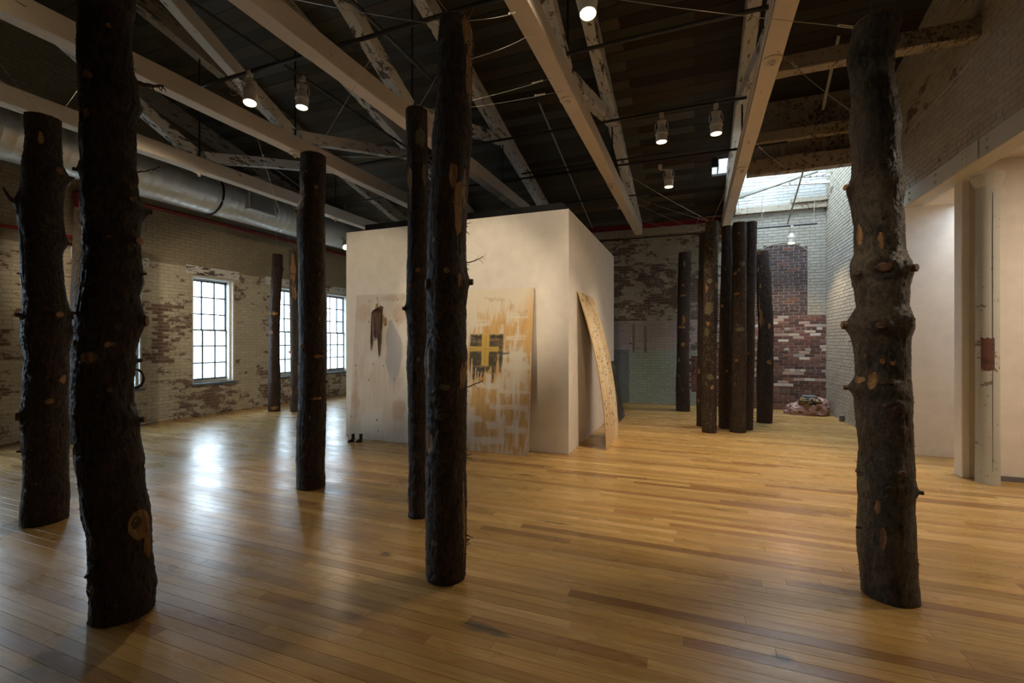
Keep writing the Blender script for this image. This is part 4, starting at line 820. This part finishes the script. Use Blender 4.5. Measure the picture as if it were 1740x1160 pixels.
T['c5']=((0.717,9.225),[(0.0,0,0,0.138),(1.409,0.015,0.006,0.133),(1.937,0.02,0.008,0.128),(2.993,0.03,0.012,0.118),(3.721,0.03,0.012,0.118)],[('cut',2.824,-0.52,0.063,0.063),('strip',3.542,-0.04,0.063,0.053),('strip',2.465,-0.23,0.127,0.042),('lichen',2.887,-0.03,0.053,0.053),('cut',1.282,-0.21,0.053,0.053),('lichen',2.993,0.55,0.106,0.084),('lichen',1.831,0.19,0.148,0.063),('strip',1.831,-1.57,0.042,0.084)])
T['c6']=((0.899,9.543),[(0.0,0,0,0.102),(1.403,0.025,0.01,0.106),(2.054,0.03,0.012,0.101),(2.705,0.04,0.016,0.101),(3.356,0.061,0.024,0.101),(3.79,0.066,0.026,0.106)],[('strip',1.403,0.0,0.043,0.043)])
T['c7']=((1.301,10.508),[(0.0,0,0,0.145),(0.794,0.011,0.004,0.155),(1.384,0.016,0.006,0.15),(1.856,0.028,0.011,0.14),(2.328,0.006,0.002,0.14),(2.918,-0.011,-0.004,0.135),(3.154,-0.027,-0.011,0.119),(3.402,-0.032,-0.013,0.104)],[('strip',3.39,-0.64,0.094,0.071),('strip',3.06,-0.85,0.047,0.094),('strip',2.729,-0.51,0.047,0.106),('strip',2.092,-0.59,0.094,0.33),('strip',1.939,0.53,0.059,0.118),('strip',1.207,0.47,0.094,0.071),('strip',2.328,-0.78,0.035,0.472)])

cam_xy = Vector((0,0))
def flake_mesh(mb, p, n, up, w, h, rnd):
    s = n.cross(up).normalized(); tip = p + n*rnd.uniform(.5,1.3)*h + up*rnd.uniform(-.6,.9)*h
    a, b = p - s*w*.5, p + s*w*.5; k = n*.003+up*.003
    m1 = (a+tip)/2+s*rnd.uniform(-.3,.3)*w; m2 = (b+tip)/2+s*rnd.uniform(-.3,.3)*w
    mb.add([a,b,m2,tip,m1,a+k,b+k,m2+k,tip+k,m1+k], [(0,1,2,3,4),(9,8,7,6,5),(0,5,6,1),(1,6,7,2),(2,7,8,3),(3,8,9,4),(4,9,5,0)])
def trunk(key, label, group, seed=0, na=72, nzc=260, smoothbark=0., lich=.0, rough=1., shreds=0, whole=True):
    (bx,by), prof, marks = T[key]; H_ = prof[-1][0]+.02; rnd = random.Random(seed)
    zs = np.linspace(0, H_, nzc+1); pz = np.array(prof)
    cx, cy, rr = (np.interp(zs, pz[:,0], pz[:,i]) for i in (1,2,3))
    k = np.array([.25,.5,.25])
    for arr in (cx, cy, rr): 
        for _ in range(3): arr[1:-1] = np.convolve(arr, k, 'valid')
    A = np.linspace(0, 2*math.pi, na, endpoint=False); Z, AA = np.meshgrid(zs, A, indexing='ij')
    t = -Vector((bx,by)).normalized(); rt = Vector((-t.y, t.x))
    a0 = math.atan2(t.y, t.x)
    def wa(a): return a0 + (a if math.cos(0) else 0)  # angle measured from the camera-facing side
    sgn = 1 if (math.cos(a0+.1)*rt.x+math.sin(a0+.1)*rt.y) > 0 else -1
    r = rr[:,None]*np.ones_like(Z); U = np.stack([np.cos(AA)*r*1.0, np.sin(AA)*r*1.0, Z], -1)
    n1 = fbm(np.stack([U[...,0]*9,U[...,1]*9,Z*4],-1)+seed, 3)*.006; pl = fbm(np.stack([U[...,0]*38,U[...,1]*38,Z*13],-1)+seed*3, 4)
    n2 = (np.abs(pl)**.8)*.016*rough; n3 = vnoise(np.stack([U[...,0]*150,U[...,1]*150,Z*90],-1))*.0022
    r = r - .003 + n1 - n2 + n3 + .003
    strip = np.zeros_like(Z); li = np.zeros_like(Z)+lich*(.6+.5*fbm(U*3+seed,2)); low = np.zeros_like(Z)+smoothbark*(.75+.9*fbm(U*[4,4,2.5]+seed+5,3))
    def dang(a): return (AA - a + math.pi) % (2*math.pi) - math.pi
    for kind, z, a, w, h in marks:
        aw = a0 + sgn*a; R_ = np.interp(z, zs, rr); d = dang(aw)*R_; e = np.sqrt((d/(w*.5+1e-4))**2+((Z-z)/(h*.5))**2)
        if kind == 'strip': strip = np.maximum(strip, sstep(1.15,.8,e+1.1*fbm(U*[26,26,6]+z,4))); r = r - .003*sstep(1.2,.8,e)
        elif kind == 'scar': strip = np.maximum(strip, sstep(1.2,.85,e)); r = r + .006*np.exp(-((e-1)**2)*8)
        elif kind == 'lichen': li = np.maximum(li, sstep(1.6,.5,e)*.9)
        elif kind in ('knot','ring'): r = r + (.012 if kind=='knot' else .006)*np.exp(-e**2*1.2) + .006*np.exp(-((e-.9)**2)*14); low = low*(1-.7*sstep(1.3,.6,e))
        elif kind in ('cut','stub','branch','branchup'): r = r + min(.018,w*.35)*np.exp(-(e*.62)**2)
    low = np.clip(low,0,1)
    X = cx[:,None]+np.cos(AA)*r; Y = cy[:,None]+np.sin(AA)*r; Zr = Z.copy()
    P = np.stack([X,Y,Zr],-1).reshape(-1,3); idx = np.arange(len(P)).reshape(nzc+1,na); nx = np.roll(idx,-1,1)
    f = np.stack([idx[:-1],nx[:-1],nx[1:],idx[1:]],-1).reshape(-1,4).tolist(); f.append(list(range(na-1,-1,-1)))
    m = MB(); m.v = P.tolist(); m.f = f
    cols = np.stack([strip,li,low,np.ones_like(Z)],-1).reshape(-1,4)
    o = m.build('tree_trunk', M['bark'], loc=(bx,by,.002), cols={'Bark':cols}, smooth=True); tag(o, label, 'tree trunk', group)
    # sawn end
    c = MB(); q = [(cx[-1]+math.cos(a)*np.interp(0,[0],[r[-1,i]])*1.0, cy[-1]+math.sin(a)*r[-1,i], H_-.001) for i, a in enumerate(A)]
    q2 = [(x,y_,H_+.004) for x,y_,_ in q]; nn = len(q)
    c.add(q+q2, [tuple(range(nn,2*nn))]+[(i,(i+1)%nn,nn+(i+1)%nn,nn+i) for i in range(nn)]); c.build('sawn_end', M['cut'], o)
    def surf(z, a, out=0.):
        aw = a0+sgn*a; i = int(np.clip(round(z/H_*nzc),0,nzc)); k_ = int(round((aw%(2*math.pi))/(2*math.pi)*na))%na
        R_ = r[i,k_]+out; return Vector((cx[i]+math.cos(aw)*R_, cy[i]+math.sin(aw)*R_, z)), Vector((math.cos(aw),math.sin(aw),0))
    up = Vector((0,0,1))
    def disc(name, z, a, w, h, prot, mat, mside):
        p, n = surf(z, a, -.012); s = n.cross(up); m_ = MB(); K = 18; rings = []
        seeds = [rnd.uniform(.85,1.12) for _ in range(K)]
        for lv, (sc, off) in enumerate(((1.15,0),(1.0,.006),(.97,prot+.010),(.80,prot+.013),(.4,prot+.011))):
            for i in range(K):
                an = 2*math.pi*i/K; m_.v.append(tuple(p+n*off+(s*math.cos(an)*w*.5+up*math.sin(an)*h*.5)*sc*(seeds[i]*.5+seeds[(i+1)%K]*.5)))
        for lv in range(4):
            for i in range(K): m_.f.append((lv*K+i,(lv)*K+(i+1)%K,(lv+1)*K+(i+1)%K,(lv+1)*K+i))
        m_.f.append(tuple(range(4*K,5*K)))
        me = m_.build(name, mside, o); me.data.materials.append(mat)
        mi = [1 if j >= 2*K else 0 for j in range(4*K+1)]; me.data.polygons.foreach_set('material_index', mi); autosmooth(me, 50); return me
    for kind, z, a, w, h in marks:
        if z > H_-.02: continue
        if kind == 'cut': disc('knot', z, a, w, h, .012, M['cut'], M['cutdark'])
        elif kind == 'knot': disc('knot', z, a, w*.55, h*.5, .006, M['cutdark'], M['cutdark'])
        elif kind == 'ring': disc('knot', z, a, w*.6, h*.55, .003, M['bark'], M['cutdark'])
        elif kind == 'scar' and w > .1: disc('knot', z+.02, a-.12, w*.5, h*.42, .006, M['cutdark'], M['cutpale'])
        elif kind == 'stub': disc('branch_stub', z, a, w*.8, h*.8, .02, M['cut'] if w > .03 else M['cutdark'], M['cutdark'])
        elif kind in ('branch','branchup','twig','twigl','curl'):
            p, n = surf(z, a, -.01); s_ = n.cross(up)*-sgn
            lim = {'branch':(.13,.016,.03),'branchup':(.07,.02,.11),'twig':(.13,.005,.05),'twigl':(.10,.005,.03),'curl':(.05,.010,-.08)}[kind]
            pts = []; 
            for i in range(9):
                q_ = i/8
                if kind == 'curl': an = -math.pi/2+math.pi*q_; pts.append(p+n*(.012+.045*math.cos(an))+up*(.06*math.sin(an)))
                else: pts.append(p+n*lim[0]*q_+up*(lim[2]*q_**1.5+rnd.uniform(-.004,.004))+s_*rnd.uniform(-.004,.004))
            rs = [lim[1]*(1-.55*i/8)*rnd.uniform(.8,1.2) for i in range(9)]
            m_ = MB().tube(pts, rs, 8)
            if kind in ('twig','twigl','branch'):
                for i in (4,6,7):
                    q_ = pts[i]; m_.tube([q_, q_+n*.02+up*rnd.uniform(-.03,.03), q_+n*.03+up*rnd.uniform(-.04,.05)], [lim[1]*.35,lim[1]*.25,.001], 5)
            bo = m_.build('branch', M['cutdark'], o); autosmooth(bo)
        elif kind == 'flake':
            p, n = surf(z, a, -.004); 
            for i in range(4):
                m_ = MB(); flake_mesh(m_, p+up*rnd.uniform(-.03,.03), n, up, .018, rnd.uniform(.02,.05), rnd); m_.build('bark_flake', M['cutdark'], o)
    if shreds:
        m_ = MB()
        for i in range(shreds):
            z = rnd.uniform(.05,H_-.05); a = rnd.uniform(-1.9,1.9); p, n = surf(z, a, -.003); flake_mesh(m_, p, n, up, rnd.uniform(.004,.016), rnd.uniform(.004,.018), rnd)
        tag(m_.build('bark_shreds', M['cutdark'], o), kind='stuff')
    return o, Vector((bx+cx[-1], by+cy[-1], H_+.006)), rr[-1]
GL = 'bark-covered upright logs in the foreground'; GF = 'bark-covered logs beside the windows'; GC = 'cluster of upright logs before the far wall'
TOP = {}
def tk(key, label, group, **kw): TOP[key] = trunk(key, label, group, **kw)
tk('right_near', 'thick grey-brown log with many knots, alone at the right by the white doorway', GL, seed=1, na=120, nzc=460, smoothbark=.75, lich=.12, rough=.6, shreds=120)
tk('left_near', 'thickest dark log at left, cut off by the picture top, pale scar near its foot', GL, seed=2, na=120, nzc=460, lich=.15, shreds=150)
tk('left_far', 'dark knobbly log at the far left edge, second nearest', GL, seed=3, na=110, nzc=400, lich=.2, shreds=120)
tk('centre', 'tall central log with long strips of bare yellow wood, in front of the paintings', GL, seed=4, na=120, nzc=440, lich=.12, smoothbark=.12, shreds=150)
tk('centre_thin', 'thin straight log half behind the tall central log', GL, seed=5, na=80, nzc=360, lich=.1, shreds=40)
tk('mid_left', 'straight dark log between the windows and the white box', GF, seed=6, na=90, nzc=340, shreds=60)
tk('far_left_one', 'slightly curved log in front of the middle window, pale band near the top', GF, seed=7, na=56, nzc=220, shreds=30)
tk('far_left_two', 'thin grey log with its top stripped to yellow wood, half hidden by a nearer log', GF, seed=8, na=48, nzc=220, smoothbark=.5, shreds=20)
tk('hidden_left', 'grey log glimpsed in the gap between the two dark logs at far left', GF, seed=9, na=56, nzc=200, smoothbark=.4, shreds=20)
tk('c1', 'leftmost log of the far cluster, standing apart with yellow patches', GC, seed=11, na=56, nzc=220, shreds=20)
tk('c2', 'slim log at the left edge of the close cluster, partly hidden', GC, seed=12, na=56, nzc=220)
tk('c3', 'lichen-spotted log at the front left of the close cluster', GC, seed=13, na=64, nzc=240, lich=.42, shreds=20)
tk('c4', 'dark log in the middle of the close cluster, set behind its neighbours', GC, seed=14, na=56, nzc=220, lich=.2)
tk('c5', 'widest front log of the close cluster, right of the lichen-spotted one', GC, seed=15, na=64, nzc=240, lich=.26, shreds=20)
tk('c6', 'narrow log tucked behind the widest one at the right of the cluster', GC, seed=16, na=56, nzc=220, lich=.15)
tk('c7', 'wavy log standing alone in front of the red brick, stripped patch halfway up', GC, seed=17, na=56, nzc=240, shreds=20)

# ------------------------------------------------------------------ guy cables from log tops
def cable(a, b, label, buckle=None, eye=.0):
    a, b = Vector(a), Vector(b); pts = [a+(b-a)*i/8 - Vector((0,0,math.sin(math.pi*i/8)*.012*(b-a).length)) for i in range(9)]
    o = MB().tube(pts, .0024, 5).build('steel_cable', M['steel'], smooth=True); tag(o, label, 'cable', 'steel guy cables holding the logs')
    if buckle:
        t = (b-a).normalized(); c = a+(b-a)*buckle; s = t.cross(Vector((0,0,1))).normalized()*.009; m_ = MB()
        m_.tube([c-t*.06+s, c+t*.06+s], .003, 5); m_.tube([c-t*.06-s, c+t*.06-s], .003, 5); m_.lathe([(.009,-.008),(.009,.008)], c+t*.06, t, 8); m_.lathe([(.009,-.008),(.009,.008)], c-t*.06, t, 8)
        m_.build('turnbuckle', M['steel'], o)
tp = lambda k, dx=0, dy=0: TOP[k][1]+Vector((dx,dy,-.01))
CH = 4.405
cable(tp('centre',.10,.02), (-1.39,3.67,CH), 'upper cable from the central log to the beam at its right', .85)
cable(tp('centre',.12,0)-Vector((0,0,.28)), (-1.38,3.98,CH), 'second cable from the central log side to the beam at its right')
cable(tp('centre_thin',.05,.05), (-1.35,5.01,CH), 'cable from behind the central log to the beam, upper turnbuckle', .8)
cable(tp('centre_thin',.08,.02), (-1.39,4.72,CH), 'cable from behind the central log to the beam, lower turnbuckle', .86)
cable(tp('centre',-.09,0), (-3.55,2.6,CH+.1), 'cable from the central log top going up to the left')
cable(tp('centre_thin',0,0), (-1.9,3.86,4.70), 'short cable rising from the thin log behind the central log')
cable(tp('mid_left',0,0), (-2.9,3.86,4.70), 'long cable rising from the log before the white box to the pipe')
cable(tp('centre',0,0), (-2.05,1.9,4.6), 'cable leaving the top of the central log past the picture edge')
cable(tp('right_near',-.1,0), (-1.33,3.4,4.45), 'long thin cable crossing from the scarred log to the middle beam', .02)
cable(tp('right_near',0,0), (1.33,4.6,4.4), 'short cable rising from the top of the scarred log', .3)
cable((1.02,3.85,3.2), (.74,5.07,CH), 'cable with turnbuckle from the right beam down behind the scarred log', .72)
cable((1.35,8.6,4.45), (.80,7.35,CH), 'cable from the right beam towards the skylight timbers', .85)
cable((1.31,3.80,3.0), (2.78,3.9,4.9), 'cable running up beside the right brick wall')
for i, (k, x, y, z) in enumerate((('c3',-1.16,7.95,4.5),('c3',-1.14,9.47,4.5),('c2',-1.25,9.4,4.45),('c5',.62,8.2,CH),('c3',.62,8.0,CH),('c6',.8,9.4,CH),('c1',-.02,11.2,4.0),('c2',-1.2,11.2,4.45),('c7',1.3,10.6,4.3))):
    if k == 'c1': z = 4.3; x, y = .1, 10.6
    cable(tp(k), (x,y,z), ('steel cable from the %s of the far cluster to the roof' % {'c3':'lichen-spotted log','c2':'slim log','c5':'widest log','c6':'narrow rear log','c1':'leftmost log','c7':'wavy log'}[k])+(' , upper' if i == 0 else ', lower' if i == 1 else ', second, right side' if i == 4 else ', far side' if i == 7 else ''))
cable(tp('far_left_one'), (-7.5,6.6,CH), 'cable rising from the curved log by the windows')
cable(tp('far_left_two'), (-5.61,4.67,CH), 'long cable from the stripped-top log up to a roof beam', .9)
cable(tp('far_left_two',.03,0), (-7.45,8.6,CH), 'short cable from the stripped-top log')
cable(tp('left_far',-.1,0), (-6.6,1.7,CH), 'cable from the far left log leaving at the left edge')
cable(tp('left_far',.02,0), (-5.45,1.7,CH), 'cable rising from the far left log past the beam')
cable(tp('left_far',.1,.05), (-5.42,2.75,CH), 'short cable from the far left log towards its neighbour')
cable(tp('mid_left',.1,.03), (-3.38,6.1,CH), 'cable from the log before the white box to the beam at its right')

# ------------------------------------------------------------------ spotlights
def spotlight(mount, aim, label=None, arm=None):
    mount, aim = Vector(mount), Vector(aim); piv = mount + Vector((0,0,-.13)) + (Vector(arm) if arm else Vector((0,0,0)))
    d = (aim-piv).normalized(); g = empty('spotlight', mount, label=label, cat='spotlight', group='white track spotlights')
    q = MB(); L = lambda v: v - mount
    q.tube([L(mount)+Vector((0,0,.03)), L(mount)+Vector((0,0,-.06))], .012, 8); q.bbox(-.03,.03,-.028,.028,-.035,.03,.006)
    if arm: q.tube([L(mount)+Vector((0,0,-.06)), L(piv)+Vector((0,0,.07)), L(piv)], .010, 8)
    q.build('clamp', M['lampwhite'], g)
    s = d.cross(Vector((0,0,1))).normalized(); c = L(piv)
    y = MB().tube([c+Vector((0,0,.07)), c+s*.06+Vector((0,0,.055)), c+s*.082, c+s*.085+d*.08], .006, 6); y.tube([c+Vector((0,0,.07)), c-s*.06+Vector((0,0,.055)), c-s*.082, c-s*.085+d*.08], .006, 6)
    y.build('yoke', M['lampwhite'], g)
    b = MB().lathe([(.028,-.06),(.045,-.04),(.05,.03),(.062,.06),(.074,.085),(.076,.12),(.082,.125),(.082,.14),(.074,.145),(.074,.235),(.066,.24),(.066,.222)], c, d, 28).build('body', M['lampwhite'], g); autosmooth(b, 35)
    for k in (-.045,-.03,-.015,0): MB().lathe([(.052,k),(.056,k+.003),(.056,k+.006),(.052,k+.009)], c, d, 20).build('cooling_fin', M['lampwhite'], g)
    MB().lathe([(.066,.223),(.066,.228),(.03,.232)], c, d, 24).build('lens', M['lens'], g)
    return piv + d*.26, aim
for i, (mt, aim, wt, cone, lab) in enumerate(LAMPS):
    p, a = spotlight(mt, aim, lab, arm=(.14,0,-.0) if i == 5 else (.12,-.05,.02) if i == 7 else None); spot(p, a, wt, cone)
OW = ['the left painting','the white box left half','the painting of crosses','the floor before the box','the bowed sheet','the first window','the second window','the near floor','the scarred log']
for (mt, aim, wt, cone), w_ in zip(OFF, OW):
    p, a = spotlight(mt, aim, 'unseen spotlight added above the picture edge to light '+w_); spot(p, a, wt, cone)
thing_tube('lighting_pipe', [(-8.0,1.85,4.72),(2.6,1.85,4.72)], .02, M['black'], 'black lighting pipe above the viewer', 'pipe', Gp)
# coiled cable on the pipe by the right beam, looped cable by the left lamp
thing_tube('coiled_cable', [(.26+i*.004, 6.62+.024*math.cos(i*.8), 4.762+.024*math.sin(i*.8)) for i in range(90)], .0035, M['steel'], 'pale cable coiled around the pipe next to the right spotlight', 'cable', None, 5)
thing_tube('looped_cable', [(-4.88+.09*math.cos(a*.35)-.006*a, 3.9, 4.60+.07*math.sin(a*.35)) for a in range(34)], .004, M['conduit'], 'loose cable loops hanging behind the left spotlight', 'cable', None, 5)
# side room ceiling lamp
def bulb(loc, w, s=.25, col=(1,.80,.60)):
    l = bpy.data.lights.new('ceiling_lamp', 'AREA'); l.energy = w; l.size = s; l.color = col; o = bpy.data.objects.new('ceiling_lamp', l); o.location = loc; COL.objects.link(o)
bulb((4.6,5.0,3.70), 110, .6); bulb((5.2,9.8,4.5), 90, .6); bulb((3.9,7.75,4.5), 20, .3)
# small smoke detectors
for p, lab in (((-5.86,9.08,deck_z(9.08)-.055),'white dome detector under the roof left of the thin central log'),((-1.73,11.55,deck_z(11.55)-.055),'small white dome detector above the right corner of the white box')):
    o = MB().lathe([(.02,.05),(.05,.045),(.055,.02),(.04,-.01),(.01,-.03)], p, (0,0,1), 18).build('smoke_detector', M['lampwhite']); autosmooth(o); tag(o, lab, 'detector', 'dome detectors')
